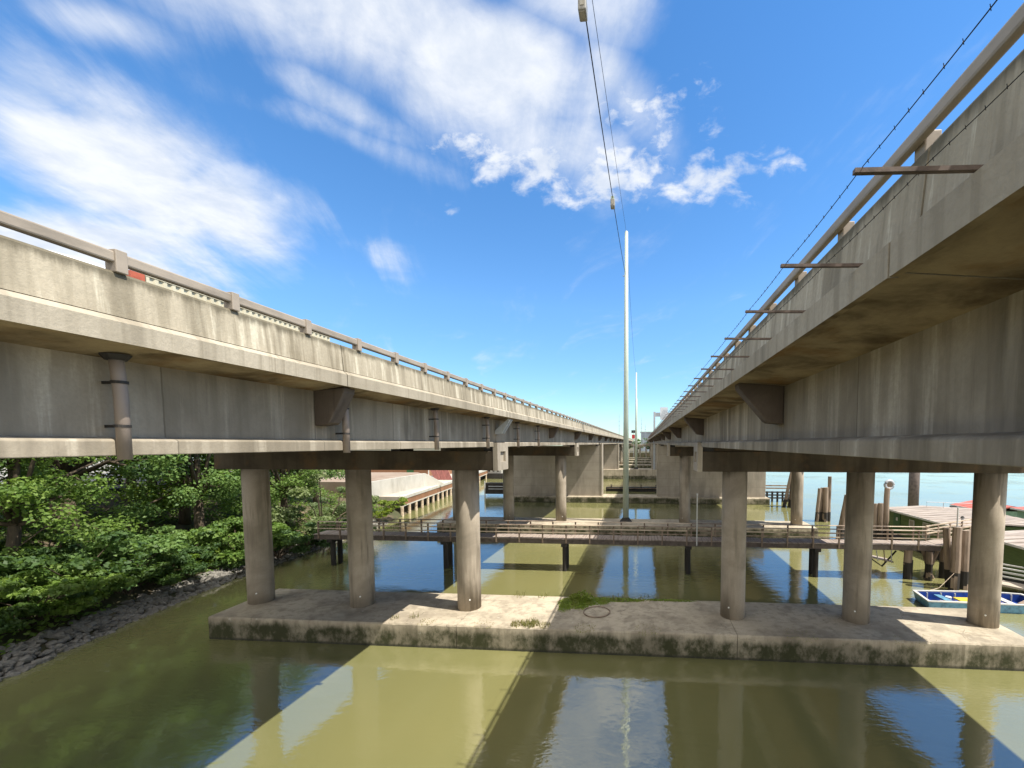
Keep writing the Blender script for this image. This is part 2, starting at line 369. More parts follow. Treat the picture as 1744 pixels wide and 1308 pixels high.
# ------------------------------------------------------------------ viaducts
PIERS = [-25.9, -3.3, 19.25, 41.85, 64.4, 107.0, 132.0, 157.0, 182.0, 207.0, 232.0]
JOINTS = [-26, -14.6, -3.3, 8.3, 19.3, 30.7, 42.0, 53.2, 64.4, 85.7, 107.0, 132.0, 157.0, 182.0, 207.0, 232.0, YE]
def sgn(side, x): return x if side == 'L' else XC - x
def P(side, pts): return [(sgn(side, x), z) for x, z in pts]
def viaduct(side):
    left = side == 'L'
    t = thing('viaduct', (sgn(side, -13.55), 19.25, 8.84),
              'sunlit concrete viaduct with a streaked parapet and grey downpipes on its girder' if left else
              'shaded concrete viaduct with thin steel arms jutting out from its deck edge', 'viaduct')
    XO = -27.1                                # outer edge mirror
    F = -6.12 if left else -5.93              # face of the deck edge
    fz = .03 if left else 0
    jn = JOINTS if left else sorted(JOINTS + [3.12])
    for a, b_ in zip(jn[:-1], jn[1:]):
        a += .012; b_ -= .012
        pr = [(F, 10.39 + fz), (-6.20, 10.49) if left else (-6.12, 10.47), (-6.42, 10.495 if left else 10.475), (-6.42, 10.45), (XO + 6.42, 10.45), (XO + 6.42, 10.475), (XO + 6.12, 10.47), (XO + 5.92, 10.39), (XO + 5.92, 10.15),
              (XO + 5.99, 10.15), (XO + 6.02, 10.18), (XO + 6.95, 10.10), (-6.95, 10.10), (F - .1, 10.18 + fz), (F - .07, 10.15 + fz), (F, 10.15 + fz)]
        o_ = MB().prism(P(side, pr), a, b_).build('deck_slab', 'deck_edge', t)
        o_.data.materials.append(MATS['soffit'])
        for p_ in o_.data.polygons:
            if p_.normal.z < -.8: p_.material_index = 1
        pp = [(-6.125, 10.478), (-6.165, 11.0), (-6.185, 11.03), (-6.35, 11.03), (-6.37, 11.0), (-6.41, 10.478)]
        MB().prism(P(side, [(x - .072, max(z, 10.498)) for x, z in pp] if left else pp), a, b_).build('parapet', 'parapet', t)
        MB().prism(P(side, [(XO - x, z) for x, z in pp]), a, b_).build('parapet', 'parapet', t)
    # road surface
    MB().box(*sorted((sgn(side, -6.43), sgn(side, XO + 6.43))), JOINTS[0], YE, 10.452, 10.47).build('road_surface', 'asphalt', t)
    # girders: an I beam per line, broken at each pier
    for gi, gx in enumerate((-6.95, -11.4, -15.7, -20.15)):
        for a, b_ in zip(PIERS[:-1] + [PIERS[-1]], PIERS[1:] + [YE]):
            deep = 8.84
            th = .32
            x0 = gx if gi < 3 else gx
            s_ = -1 if gi < 2 else 1           # web thickness goes inward
            wb = MB().prism(P(side, [(x0, 9.05), (x0, 10.12), (x0 + s_ * th, 10.12), (x0 + s_ * th, 9.05)]), a + .02, b_ - .02)
            wb.build('girder_web', 'girder', t)
            f0, f1 = a + .80, b_ - .80
            fl = MB().prism(P(side, [(x0 - s_ * .2, deep), (x0 - s_ * .2, 9.03), (x0 - s_ * .17, 9.055), (x0 + s_ * .004, 9.085),
                                     (x0 + s_ * (th - .004), 9.085), (x0 + s_ * (th + .17), 9.055), (x0 + s_ * (th + .2), 9.03), (x0 + s_ * (th + .2), deep)]), f0, f1)
            fl.build('girder_flange', 'girder', t, bevel=.012)
    # guard rail
    rx, rz0, rz1, rw = (-6.27, 11.13, 11.26, .055) if left else (1.90, 11.085, 11.19, .035)
    gr = MB().box(rx - rw, rx + rw, JOINTS[0], YE, rz0, rz1).build('guard_rail', 'rail_paint', t, bevel=.02)
    y0, sp = (4.64, 1.4) if left else (3.25, 1.2)
    if not left: rx = 1.99
    px0, px1, pz1 = (.075, .075, 11.285) if left else (.052, .06, 11.17)
    first = MB().box(rx - px0, rx + px1, y0 - .06, y0 + .06, 11.02, pz1).build('rail_post', 'rail_paint', gr, bevel=.01)
    far = MB()
    for k in range(-16, int((YE - y0) / sp)):
        if k == 0: continue
        if -6 <= k <= 80:
            c_ = first.copy(); COL.objects.link(c_); c_.location = (0, k * sp, 0)
        else: far.box(rx - px0, rx + px1, y0 + k * sp - .06, y0 + k * sp + .06, 11.02, pz1)
    fo = far.build('rail_post', 'rail_paint', gr); fo['kind'] = 'stuff'
    # haunch brackets at the joints
    for i, yj in enumerate((-14.6, -3.3, 8.55, 19.35, 30.6, 42.0, 53.2, 64.4, 75, 85.7, 96.5, 107, 119.5, 132, 144.5, 157)):
        pr = [(-6.94, 10.11), (F - .14, 10.172), (F - .16, 10.06), (-6.62, 9.44), (-6.68, 9.40), (-6.94, 9.37)]
        if left and i == 3:
            for dy_ in (-.22, .06):
                br = MB().prism(P(side, [(-6.94, 9.6), (-6.28, 10.15), (-6.2, 10.1), (-6.6, 9.46), (-6.94, 9.42)]), yj + dy_, yj + dy_ + .14).build('bracket', 'pale_bracket', t, bevel=.01)
                br['label'] = 'pale twin plate bracket'
        else: MB().prism(P(side, pr), yj - .17, yj + .17).build('bracket', 'bracket', t, bevel=.015)
    if left:
        for yp in (4.91, 8.98, 13.13, 17.63, 22.02, 26.4):
            p_ = MB().tube([(-6.70, yp, 8.79), (-6.70, yp, 9.6), (-6.715, yp, 9.85), (-6.74, yp, 10.14)], .07, 14).build('drain_pipe', 'pipe', t, smooth='q')
            for z in (9.22, 9.78):
                MB().tube([(-6.705, yp, z - .018), (-6.705, yp, z + .018)], .082, 14).box(-6.95, -6.77, yp - .012, yp + .012, z - .018, z + .018).build('pipe_clamp', 'steel_dark', p_)
            MB().tube([(-6.74, yp, 10.06), (-6.74, yp, 10.13)], [.10, .15], 14).build('drain_outlet', 'steel_dark', p_)
    # bearings
    for yp in PIERS[2:5]:
        for gx in (-7.1, -11.55, -15.55, -20.0):
            x = sgn(side, gx)
            for dy_ in (-.55, .3): MB().box(x - .22, x + .22, yp + dy_, yp + dy_ + .3, 8.64, 9.05).build('bearing', 'steel_dark', t)
    return t
viaduct('L'); viaduct('R')

def mk_pier(side, y, label, group):
    t = thing('bridge_pier', (sgn(side, -13.8), y, 1.05), label, 'bridge pier', group)
    x0, x1 = -20.6, -6.6
    bm_ = MB()
    if y > 0:
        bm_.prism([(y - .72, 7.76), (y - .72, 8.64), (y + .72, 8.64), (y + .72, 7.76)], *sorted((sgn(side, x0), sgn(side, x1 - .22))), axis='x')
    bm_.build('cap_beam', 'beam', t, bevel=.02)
    # end block with a square pocket
    e = MB(); xa, xb = sorted((sgn(side, x1 - .218), sgn(side, x1)))
    h0, h1, q0, q1 = y - .35, y + .38, 8.14, 8.62
    xin = (xa + xb) / 2
    if side == 'L': out0, out1, bk0, bk1 = xin, xb, xa, xin
    else: out0, out1, bk0, bk1 = xa, xin, xin, xb
    e.box(bk0, bk1, y - .735, y + .735, 7.75, 9.03)
    e.box(out0, out1, y - .735, h0, 7.75, 9.03).box(out0, out1, h1, y + .735, 7.75, 9.03)
    e.box(out0, out1, h0, h1, 7.75, q0).box(out0, out1, h0, h1, q1, 9.03)
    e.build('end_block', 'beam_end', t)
    for cx in (-8.37, -13.82, -19.2):
        x = sgn(side, cx)
        c_ = MB().tube([(x, y, 1.04), (x, y, 2.5), (x, y, 5.0), (x, y, 7.77)], .545, 40).build('column', 'column', t, smooth='q')
        w_ = R(-120 if x > 0 else -65)
        mk = MB().tube([(x + .54 * math.cos(w_), y + .54 * math.sin(w_), 1.62), (x + .575 * math.cos(w_), y + .575 * math.sin(w_), 1.62)], .035, 10)
        mk.build('survey_marker', 'marker', c_)
    return t
ORD = ['nearest', 'second', 'third', 'fourth', 'fifth', 'sixth', 'seventh', 'eighth', 'ninth']
for i, y in enumerate(PIERS):
    if y < 0 or i in (4, 5): continue
    k = i - 2
    for side in 'LR':
        sd = 'left' if side == 'L' else 'right'
        lab = {0: f'nearest concrete pier under the {sd} viaduct, three round columns on the mossy slab',
               1: f'concrete pier of round columns under the {sd} viaduct, just beyond the timber footbridge'}.get(
               k, f'far concrete column pier under the {sd} viaduct, {ORD[k]} row of supports from the front')
        mk_pier(side, y, lab, 'column piers of the viaducts')
for i, y in ((4, 64.4), (5, 107.0)):
    for side in 'LR':
        sd = 'left' if side == 'L' else 'right'
        t = thing('wall_pier', (sgn(side, -13.5), y, 1.0),
                  f'solid concrete wall pier under the {sd} viaduct, ' + ('the first beyond the round columns' if i == 4 else 'the farther wall past the ship channel'), 'bridge pier', 'wall piers of the viaducts')
        xe = -20.7 if side == 'L' else -22.4
        MB().box(*sorted((sgn(side, -6.3), sgn(side, xe))), y - .8, y + .8, .9 if i == 4 else 2.3, 8.63).build('wall', 'wall_pier', t, bevel=.03)
        MB().box(*sorted((sgn(side, -6.28), sgn(side, -6.5))), y - .86, y + .86, .95 if i == 4 else 2.35, 9.03).build('end_pilaster', 'beam_end', t, bevel=.02)

def footing(y, x0, x1, z, label, cuts=(), dep=1.9, group='pier footings in the river'):
    t = thing('pier_footing', ((x0 + x1) / 2, y, 0), label, 'footing', group)
    xs = [x0, *cuts, x1]
    for a, b_ in zip(xs[:-1], xs[1:]):
        a += .012; b_ -= .012
        k = max(2, int((b_ - a) / .12)); mbv = MB()
        st = np.linspace(a, b_, k)
        for i, x in enumerate(st):
            j = rng.normal(0, .008, 6); chip = max(0, rng.normal(-.03, .03)) if 0 < i < k - 1 else 0
            pr = [(y - dep, -1.2), (y - dep + j[0] * .5, z - .05 - abs(j[1]) - chip), (y - dep + .035 + abs(j[2]) + chip * .6, z + j[3] * .2),
                  (y, z + .02), (y + dep - .04 - abs(j[4]), z), (y + dep, z - .05), (y + dep, -1.2)]
            mbv.v += [(x, p_, q_) for p_, q_ in pr]
        n_ = 7
        for i in range(k - 1):
            for j in range(n_):
                mbv.f.append((i * n_ + j, i * n_ + (j + 1) % n_, (i + 1) * n_ + (j + 1) % n_, (i + 1) * n_ + j))
        mbv.f += [tuple(range(n_ - 1, -1, -1)), tuple((k - 1) * n_ + j for j in range(n_))]
        mbv.build('slab_section', 'footing', t)
    return t
footing(19.15, -19.9, 15.62, 1.05, 'nearest long concrete footing with a mossy green front face and grass on top', (-8.13, 3.92))
footing(41.85, -20.6, 16.3, 1.05, 'concrete footing just behind the timber footbridge, light pole standing on it', (-8.1, 3.9))
footing(64.4, -20.4, 18.5, .92, 'concrete footing under the near pair of solid wall piers', (-8, 4))
footing(107, -20.6, 16.4, 2.4, 'tall concrete footing under the far pair of solid wall piers', ())
for y, w_ in ((132, 'first'), (157, 'second'), (182, 'third'), (207, 'fourth'), (232, 'fifth')):
    footing(y, -20.6, 16.4, 1.05, f'far thin concrete footing in the gap between the viaducts, {w_} beyond the wall piers', ())

# manhole ring, weeds and grass on the nearest footing
t = thing('manhole', (-2.15, 19.2, 1.07), 'round manhole cover in the top of the nearest footing beside the grass', 'manhole')
a_ = [(-2.15 + .62 * math.cos(k * math.pi / 18), 19.1 + .62 * math.sin(k * math.pi / 18), 1.10) for k in range(37)]
MB().tube(a_, .026, 6).build('rim', 'timber', t)
MB().tube([(-2.15, 19.1, 1.05), (-2.15, 19.1, 1.095)], .56, 30).build('cover', 'footing', t)
def blades(name, spots, n_, hgt, material, label, spread=.3, lean=.5, wid=.02, cat='grass'):
    vs = []
    for (x, y, z, rr, hh, cnt) in spots:
        for _ in range(cnt):
            a = rng.uniform(0, 2 * math.pi); r_ = rr * math.sqrt(rng.uniform())
            px, py = x + r_ * math.cos(a), y + r_ * math.sin(a)
            h = hh * rng.uniform(.4, 1.1); b2 = rng.uniform(0, 2 * math.pi); l = lean * h * rng.uniform(.2, 1)
            dx, dy_ = math.cos(b2), math.sin(b2); wx, wy = -dy_ * wid, dx * wid
            mx_, my_ = px + dx * l * .4, py + dy_ * l * .4
            vs += [(px - wx, py - wy, z), (px + wx, py + wy, z), (mx_ + wx, my_ + wy, z + h * .6), (px + dx * l, py + dy_ * l, z + h)]
    me = np_mesh(name, np.array(vs), len(vs) // 4, material)
    ob = bpy.data.objects.new(name, me); COL.objects.link(ob)
    return tag(ob, label, cat, kind='stuff')
def flat_leaves(spots, size):
    out_ = []
    for (x, y, rx_, ry_, hh, cnt) in spots:
        a = rng.uniform(0, 2 * math.pi, cnt); rr = np.sqrt(rng.random(cnt))
        c_ = np.stack([x + rx_ * rr * np.cos(a), y + ry_ * rr * np.sin(a), 1.045 + hh * rng.random(cnt) * (1 - rr ** 2)], 1)
        nm_ = rng.normal(size=(cnt, 3)) * .4 + np.array([0, -.15, .9]); nm_ /= np.linalg.norm(nm_, axis=1)[:, None]
        t1 = np.cross(nm_, rng.normal(size=(cnt, 3))); t1 /= np.linalg.norm(t1, axis=1)[:, None]; t2 = np.cross(nm_, t1)
        l_ = size * rng.uniform(.5, 1.4, cnt)[:, None]
        out_.append(np.stack([c_ - t1 * l_, c_ + t2 * l_ * .4, c_ + t1 * l_, c_ - t2 * l_ * .4], 1).reshape(-1, 3))
    return np.concatenate(out_)
q = flat_leaves([(-3.3, 20.2, .95, .85, .12, 2600), (-3.75, 19.6, .4, .7, .06, 900), (-1.5, 20.75, 1.6, .3, .07, 1500), (1.3, 20.9, 1.4, .16, .04, 700), (-2.7, 19.4, .5, .25, .03, 350), (-2.3, 20.4, .7, .5, .06, 800)], .06)
ob = bpy.data.objects.new('grass_patch', np_mesh('grass_patch', q, len(q) // 4, 'leaf_grass')); COL.objects.link(ob)
tag(ob, 'low green grass and moss spreading along the back edge of the nearest footing', 'grass', kind='stuff')
blades('weed_tuft', [(-4.9, 17.6, 1.03, .35, .25, 220), (-5.5, 17.55, 1.03, .3, .2, 160), (-4.3, 17.55, 1.03, .3, .13, 120), (-2.5, 17.45, 1.03, .5, .09, 160), (.2, 17.5, 1.03, .6, .07, 170),
                     (-7.0, 17.45, 1.04, .5, .06, 90), (-9.6, 17.5, 1.04, .4, .08, 70), (-11.2, 17.7, 1.04, .2, .25, 14), (-10.4, 17.9, 1.04, .2, .28, 18), (6.5, 17.45, 1.04, .7, .06, 120), (10.8, 17.5, 1.04, 1.0, .05, 110),
                     (-1.2, 20.9, 1.03, .5, .2, 60), (.3, 20.95, 1.03, .5, .2, 50), (-6.4, 20.9, 1.03, .3, .3, 30), (-5.2, 20.9, 1.03, .3, .28, 24)],
       0, 0, 'leaf_dry', 'dry yellow weeds tufted along the front edge of the nearest footing', wid=.012)
# small weed with broad leaves
def leaf_cloud(blobs, n_, size, seed=0, up=.5, shell=.55):
    g = np.random.default_rng(seed)
    B = np.array([(b_[0], b_[1], b_[2], b_[3], b_[4], b_[5]) for b_ in blobs], float)
    vol = B[:, 3] * B[:, 4] * B[:, 5]; vol = vol ** .75; idx = g.choice(len(B), n_, p=vol / vol.sum())
    u = g.normal(size=(n_, 3)); u /= np.linalg.norm(u, axis=1)[:, None]
    r = shell + (1 - shell) * g.random(n_) ** .6; r *= g.uniform(.75, 1.12, n_)
    c = B[idx, :3] + u * r[:, None] * B[idx, 3:]
    nrm = u * .6 + g.normal(size=(n_, 3)) * .7 + np.array([0, 0, up]); nrm /= np.linalg.norm(nrm, axis=1)[:, None]
    t_ = np.cross(nrm, g.normal(size=(n_, 3))); t_ /= np.linalg.norm(t_, axis=1)[:, None]
    s_ = np.cross(nrm, t_)
    L = size * g.uniform(.6, 1.25, n_)[:, None]
    fold = nrm * L * .12
    q = np.stack([c - t_ * L * .55, c + s_ * L * .38 + fold, c + t_ * L * .6 - nrm * L * .1, c - s_ * L * .38 + fold], 1)
    return q.reshape(-1, 3)
t = thing('weed_plant', (-3.0, 20.4, 1.03), 'bushy green weed at the back of the nearest footing beside the grass', 'plant')
q = leaf_cloud([(0, 0, .3, .35, .3, .3), (-.45, .1, .2, .3, .25, .22), (.3, .1, .2, .25, .2, .2)], 420, .10, 3)
ob = bpy.data.objects.new('foliage', np_mesh('foliage', q, len(q) // 4, 'leaf_grass')); COL.objects.link(ob); ob.parent = t
MB().tube([(-3.0, 20.4, 1.02), (-3.0, 20.42, 1.3)], .012, 5).tube([(-3.0, 20.4, 1.1), (-3.35, 20.5, 1.25)], .01, 5).build('stem', 'bark', t)

# ------------------------------------------------------------------ barbed wire arms on the right viaduct edge
t = thing('barbed_wire_fence', (1.5, 10, 10.4), 'thin steel arms carrying barbed wire along the right viaduct deck edge', 'barbed wire')
arm0 = None
ys = [2.41 + 1.19 * k for k in range(-3, 95)]
for y in ys:
    if arm0 is None:
        arm0 = MB().obox((1.47, y, 10.435), (.72, .030, .024), (0, R(1.5), 0)).build('arm', 'arm_steel', t); ya = y
    else:
        c_ = arm0.copy(); COL.objects.link(c_); c_.location = (0, y - ya, 0)
def barb(x, z, sag):
    mb = MB(); pts = []
    for k in range(len(ys) - 1):
        for j in range(6):
            f_ = j / 6; pts.append((x, ys[k] + f_ * (ys[k + 1] - ys[k]), z - sag * 4 * f_ * (1 - f_)))
    mb.tube(pts, .003, 4)
    for k in range(360):
        y = ys[0] + k * .11 + rng.normal(0, .01)
        for s_ in (-1, 1): mb.tube([(x - .006, y, z - .007 * s_ - sag * .6), (x + .006, y + .010, z + .007 * s_ - sag * .6)], .0016, 3)
    mb.build('barbed_wire', 'wire', t)
barb(1.16, 10.475, .012); barb(1.48, 10.468, .012)

# ------------------------------------------------------------------ catenary poles, cables, lamps
def pole(x, y, z0, z1, label):
    t = thing('lamp_mast', (x, y, z0), label, 'pole', 'tapered masts in the gap between the viaducts')
    MB().tube([(x, y, z0 + .3), (x, y, (z0 + z1) / 2), (x, y, z1)], [.30, .24, .16], 12).build('shaft', 'pole_paint', t, smooth='q')
    MB().tube([(x, y, z0 - .02), (x, y, z0 + .12), (x, y, z0 + .42), (x, y, z0 + .5)], [.62, .6, .36, .3], 8).build('base_shroud', 'steel_dark', t)
    MB().tube([(x, y, z1), (x, y, z1 + .12)], [.17, .05], 10).box(x - .35, x, y - .03, y + .03, z1 - 4.2, z1 - 4.13).build('cable_bracket', 'galvanised', t)
pole(-1.75, 41.9, 1.05, 29.5, 'nearest tall pale green mast standing on the footing behind the footbridge')
pole(-1.9, 107.0, 2.4, 26.8, 'second tall mast, slimmer, standing on the tall far footing')
pole(-3.3, 207.0, 1.05, 31.0, 'farthest thin mast in the gap between the viaducts')
def sag_cable(pts, r, name, label):
    P_ = np.array(pts); yy = np.linspace(P_[0, 1], P_[-1, 1], 60)
    cx_ = np.polyfit(P_[:, 1], P_[:, 0], 1); cz_ = np.polyfit(P_[:, 1], P_[:, 2], 2)
    tag(MB().tube([(np.polyval(cx_, y), y, np.polyval(cz_, y)) for y in yy], r, 5).build(name, 'wire', None), label, 'cable', 'cables strung between the masts')
    return lambda y: (np.polyval(cx_, y), y, np.polyval(cz_, y))
lamp_line = sag_cable([(-1.83, 41.7, 25.4), (-1.85, 25.0, 23.35), (-1.85, 13.0, 22.1), (-1.85, -3, 21.5), (-1.85, -48, 25.4)], .022, 'overhead_cable', 'lower overhead cable with box lamps hanging on it')
sag_cable([(-1.75, 41.9, 29.5), (-1.83, 25.3, 26.3), (-1.8, 13.4, 23.4), (-1.8, 4, 22.0)], .011, 'overhead_cable', 'thin upper wire running from the top of the nearest mast')
sag_cable([(-1.9, 106.9, 26.7), (-1.8, 85, 24.9), (-1.75, 42, 29.4)], .015, 'overhead_cable', 'cable dipping between the nearest mast and the second mast')
for y, lab in ((13.0, 'box lamp hanging on the overhead cable near the top of the picture'), (25.0, 'smaller looking box lamp on the overhead cable just above the mast top')):
    x, _, z = lamp_line(y)
    t = thing('cable_lamp', (x, y, z), lab, 'street lamp', 'lamps on the overhead cable')
    MB().box(x - .09, x + .09, y - .15, y + .15, z - .12, z + .06).build('hanger', 'lamp_top', t, bevel=.02)
    MB().box(x - .12, x + .12, y - .2, y + .2, z - .52, z - .12).build('housing', 'lamp_body', t, bevel=.03)
    MB().box(x - .075, x + .075, y - .15, y + .15, z - .545, z - .52).box(x - .06, x + .06, y - .215, y - .2, z - .42, z - .2).build('lens', 'pane', t)

# ------------------------------------------------------------------ timber footbridge
t = thing('footbridge', (-2, 29, 0), 'long low timber footbridge with board railings crossing the river behind the nearest footing', 'footbridge')
ZD = 2.38
dk = MB()
x = -24.0
while x < 19.3:
    wv = .012 * math.sin(x * 1.3)
    dk.box(x, x + .185, 28.4 + rng.normal(0, .012), 29.75, ZD - .05 + wv, ZD + rng.normal(0, .005) + wv); x += .2
dk.build('deck', 'deck_board', t)
for yb in (28.5, 29.5): MB().box(-24, 19.3, yb - .07, yb + .07, ZD - .38, ZD - .07).build('beam', 'rust_beam', t)
for ys_, off in ((28.4, 0), (29.72, .45)):
    fst = None
    xs = np.arange(-23.6 + off, 19.3, 1.66)
    for x in xs:
        if fst is None:
            fst = MB().box(x - .045, x + .045, ys_ - .05, ys_ + .05, ZD - .32, ZD + .93).build('railing_post', 'timber', t); xa = x
        else:
            c_ = fst.copy(); COL.objects.link(c_); c_.location = (x - xa, 0, 0)
    for z, hh in ((.93, .035), (.66, .07), (.40, .07)):
        for a, b_ in zip(xs[:-1:2], list(xs[2::2]) + [19.3]):
            jj = rng.normal(0, .008)
            if z == .93: bb = MB().box(a, b_ + .02, ys_ - .09, ys_ + .09, ZD + z + jj, ZD + z + hh + jj)
            else: bb = MB().box(a, b_ + .02, ys_ - .075, ys_ - .05, ZD + z + jj, ZD + z + hh + jj)
            bb.build('railing_board', 'timber_pale' if rng.random() < .45 else 'timber', t)
for x in (-22.8, -14.2, -5.5, 3.1, 11.6):
    for y in (28.75, 29.45): MB().tube([(x, y, -1), (x, y, ZD - .38)], .17, 12).build('pile', 'timber_dark', t)
    MB().box(x - .2, x + .2, 28.4, 29.8, ZD - .6, ZD - .382).build('cross_beam', 'timber_dark', t)
t = thing('walkway_post', (3.62, 28.35, 2), 'thin white pole standing on the footbridge railing beside a round column', 'pole')
MB().tube([(3.62, 28.32, ZD - .3), (3.62, 28.32, 5.55)], .04, 8).build('shaft', 'white_trim', t)
MB().tube([(3.62, 28.32, 5.55), (3.62, 28.32, 5.62)], .06, 8).build('cap', 'white_trim', t)

# gangway from the footbridge end to the float houses
def railed_ramp(name, label, p0, p1, w_, mats, posts=5, cat='gangway'):
    p0, p1 = Vector(p0), Vector(p1); d_ = (p1 - p0); L = d_.length
    nrm = Vector((-d_.y, d_.x, 0)).normalized()
    t = thing(name, tuple(p0), label, cat)
    def strip(a, b_, off0, off1, z0, z1):
        mb = MB(); v = []
        for e in (a, b_):
            for z in (z0, z1):
                for o_ in (off0, off1): v.append(tuple(p0 + d_ * e + nrm * o_ + Vector((0, 0, z))))
        mb.v = v; mb.f = [(0, 1, 3, 2), (4, 6, 7, 5), (0, 4, 5, 1), (2, 3, 7, 6), (0, 2, 6, 4), (1, 5, 7, 3)]
        return mb
    strip(0, 1, -w_ / 2, w_ / 2, -.12, 0).build('deck', mats[0], t)
    for s_ in (-1, 1):
        for z in (.45, .72, .95): strip(0, 1, s_ * w_ / 2 - .03, s_ * w_ / 2 + .03, z, z + .08).build('rail', mats[1], t)
        for k in range(posts):
            e = k / (posts - 1); a = max(0, e - .04 / L); strip(a, min(1, e + .04 / L) if e < 1 else 1.004, s_ * w_ / 2 - .04, s_ * w_ / 2 + .04, -.25, .98).build('rail_post', mats[2], t)
    return t
railed_ramp('gangway', 'weathered timber gangway angling from the footbridge end towards the green float house', (19.32, 29.05, ZD), (23.2, 30.2, ZD + .35), 1.3, ('deck_board', 'timber_pale', 'timber'))
railed_ramp('gangway', 'grey ramp with white railings beside the nearer green float house', (20.5, 28.0, .6), (25.5, 24.0, .35), 1.1, ('pavement', 'white_trim', 'white_trim'))
t = thing('lamp_post', (20.15, 28.3, ZD), 'slender grey lamp post at the right end of the footbridge', 'street lamp')
MB().tube([(20.15, 28.3, ZD - .4), (20.15, 28.3, 4.9)], [.06, .04], 8).build('shaft', 'white_trim', t)
MB().tube([(20.15, 28.3, 4.86), (19.95, 28.2, 4.97), (19.75, 28.1, 4.98)], .03, 6).build('arm', 'galvanised', t)
MB().obox((19.68, 28.06, 4.97), (.36, .14, .07)).build('lamp_head', 'steel_dark', t)

# dolphins and piles
def piles(name, label, items, cat='piling', group='timber pilings in the river', material='timber'):
    x0, y0 = items[0][0], items[0][1]
    t = thing(name, (x0, y0, 0), label, cat, group)
    for (x, y, tx, ty, z, r_) in items:
        k = 7; pts = []; 
        for i in range(k):
            f_ = i / (k - 1); zz = -1 + (z + 1) * f_
            pts.append((x + (tx - x) * f_ + rng.normal(0, .012), y + (ty - y) * f_ + rng.normal(0, .012), zz))
        o_ = MB().tube(pts, [r_ * (1.06 - .1 * i / (k - 1)) for i in range(k)], 10).build('pile', material, t)
        MB().tube([pts[0], tuple(np.array(pts[0]) + (np.array(pts[-1]) - np.array(pts[0])) * min(.9, 2.1 / (z + 1)))], r_ * 1.085, 10).build('wet_foot', 'timber_dark', o_)
    return t
piles('pile_dolphin', 'leaning cluster of timber piles lashed together beside the far round column',
      [(19.6, 60.3, 21.0, 60.3, 6.4, .22), (20.6, 60.6, 21.1, 60.5, 6.4, .22), (21.5, 60, 21.4, 60.2, 6.3, .24), (21.1, 61, 21.3, 60.6, 6.2, .22), (20.4, 59.6, 21.2, 60, 6.0, .2)])
piles('pile_dolphin', 'cluster of three timber piles with one taller post, in open water',
      [(19.85, 49.4, 20.15, 49.4, 3.85, .2), (20.35, 49.7, 20.55, 49.7, 3.9, .2), (20.8, 49.4, 20.85, 49.4, 3.95, .28), (21.35, 49.7, 21.35, 49.7, 5.2, .2)])
piles('pile_dolphin', 'leaning timber pile pair just behind the middle round column', [(18.1, 40.2, 18.9, 40.2, 4.2, .26), (18.5, 40.6, 19.1, 40.5, 4.1, .24)])
piles('pile_dolphin', 'stout timber posts by the green float house, the tallest topped by a round float',
      [(21.3, 40.1, 21.35, 40.1, 3.45, .2), (21.75, 40.0, 21.75, 40.0, 3.5, .24), (22.3, 40.1, 22.35, 40.1, 4.9, .24), (22.15, 40.6, 22.15, 40.6, 3.3, .22)])
t = thing('mooring_float', (22.35, 40.1, 4.95), 'round grey float wedged on top of the tall timber post', 'float')
MB().tube([(22.5 + .36 * math.cos(a), 40.1, 5.2 + .36 * math.sin(a)) for a in np.linspace(0, 2 * math.pi, 25)], .13, 8).build('ring', 'galvanised', t, smooth=True)
MB().tube([(22.5, 40.02, 5.2), (22.5, 40.2, 5.2)], .28, 18).build('hub', 'timber', t)
piles('pile_dolphin', 'tall thick timber piles leaning together at the footbridge end, in front of the float houses',
      [(18.9, 26.6, 19.25, 27.0, 3.85, .26), (19.75, 27.0, 19.95, 27.3, 3.6, .27), (20.3, 27.4, 20.45, 27.4, 3.5, .25), (19.2, 27.3, 19.0, 27.6, 3.7, .2)])
piles('pile_dolphin', 'short dark timber stubs with crossed braces carrying the footbridge end',
      [(17.6, 28.9, 17.6, 28.9, 1.95, .25), (18.0, 29.6, 18.0, 29.5, 1.95, .25), (18.7, 28.6, 18.75, 28.6, 1.9, .2), (19.6, 29.0, 18.6, 29.1, 1.9, .12), (18.6, 29.3, 19.7, 29.2, 1.9, .12), (20.0, 29.2, 20, 29.2, 2.0, .2)], material='timber')
t = thing('landing_steps', (16.6, 29.8, .4), 'small broken timber landing hanging below the footbridge end', 'landing')
MB().obox((16.4, 30.2, 1.0), (1.6, .9, .08), (0, R(12), 0)).build('platform', 'deck_board', t)
for k in range(4): MB().tube([(15.7 + .45 * k, 29.75, .95 - .05 * k), (15.5 + .5 * k, 29.75, 1.75)], .035, 5).build('rail', 'white_trim' if k % 2 else 'timber', t)
MB().tube([(15.2, 29.9, .3), (15.8, 29.9, 1.0), (16.5, 29.9, .5), (17.4, 29.9, 1.6)], .06, 5).build('brace', 'timber_dark', t)
tag(MB().tube([(32.9, 53.5, -1), (32.9, 53.5, 8.2)], .56, 20).build('steel_pile', 'rust_beam', None, smooth='q', loc=(32.9, 53.5, 0)), 'single round brown steel pile standing in the open river', 'piling')
t = thing('timber_fender', (20.2, 66, 0), 'dark timber fender with board rails in the river beyond the right wall pier', 'fender')
for k in range(6): MB().tube([(18.3 + .78 * k, 66, -1), (18.3 + .78 * k, 66, 1.6)], .16, 8).build('pile', 'timber_dark', t)
for z in (.5, .95, 1.4, 2.0, 2.4): MB().box(18, 22.4, 65.7, 65.85, z, z + .2).build('board', 'timber_dark' if z < 1.5 else 'timber', t)
t = thing('timber_fender', (-24.5, 69, 0), 'dark boxy timber fender in the river beyond the left columns', 'fender')
MB().box(-27, -22.3, 68.9, 70.2, .4, 2.25).build('hull', 'timber_dark', t)
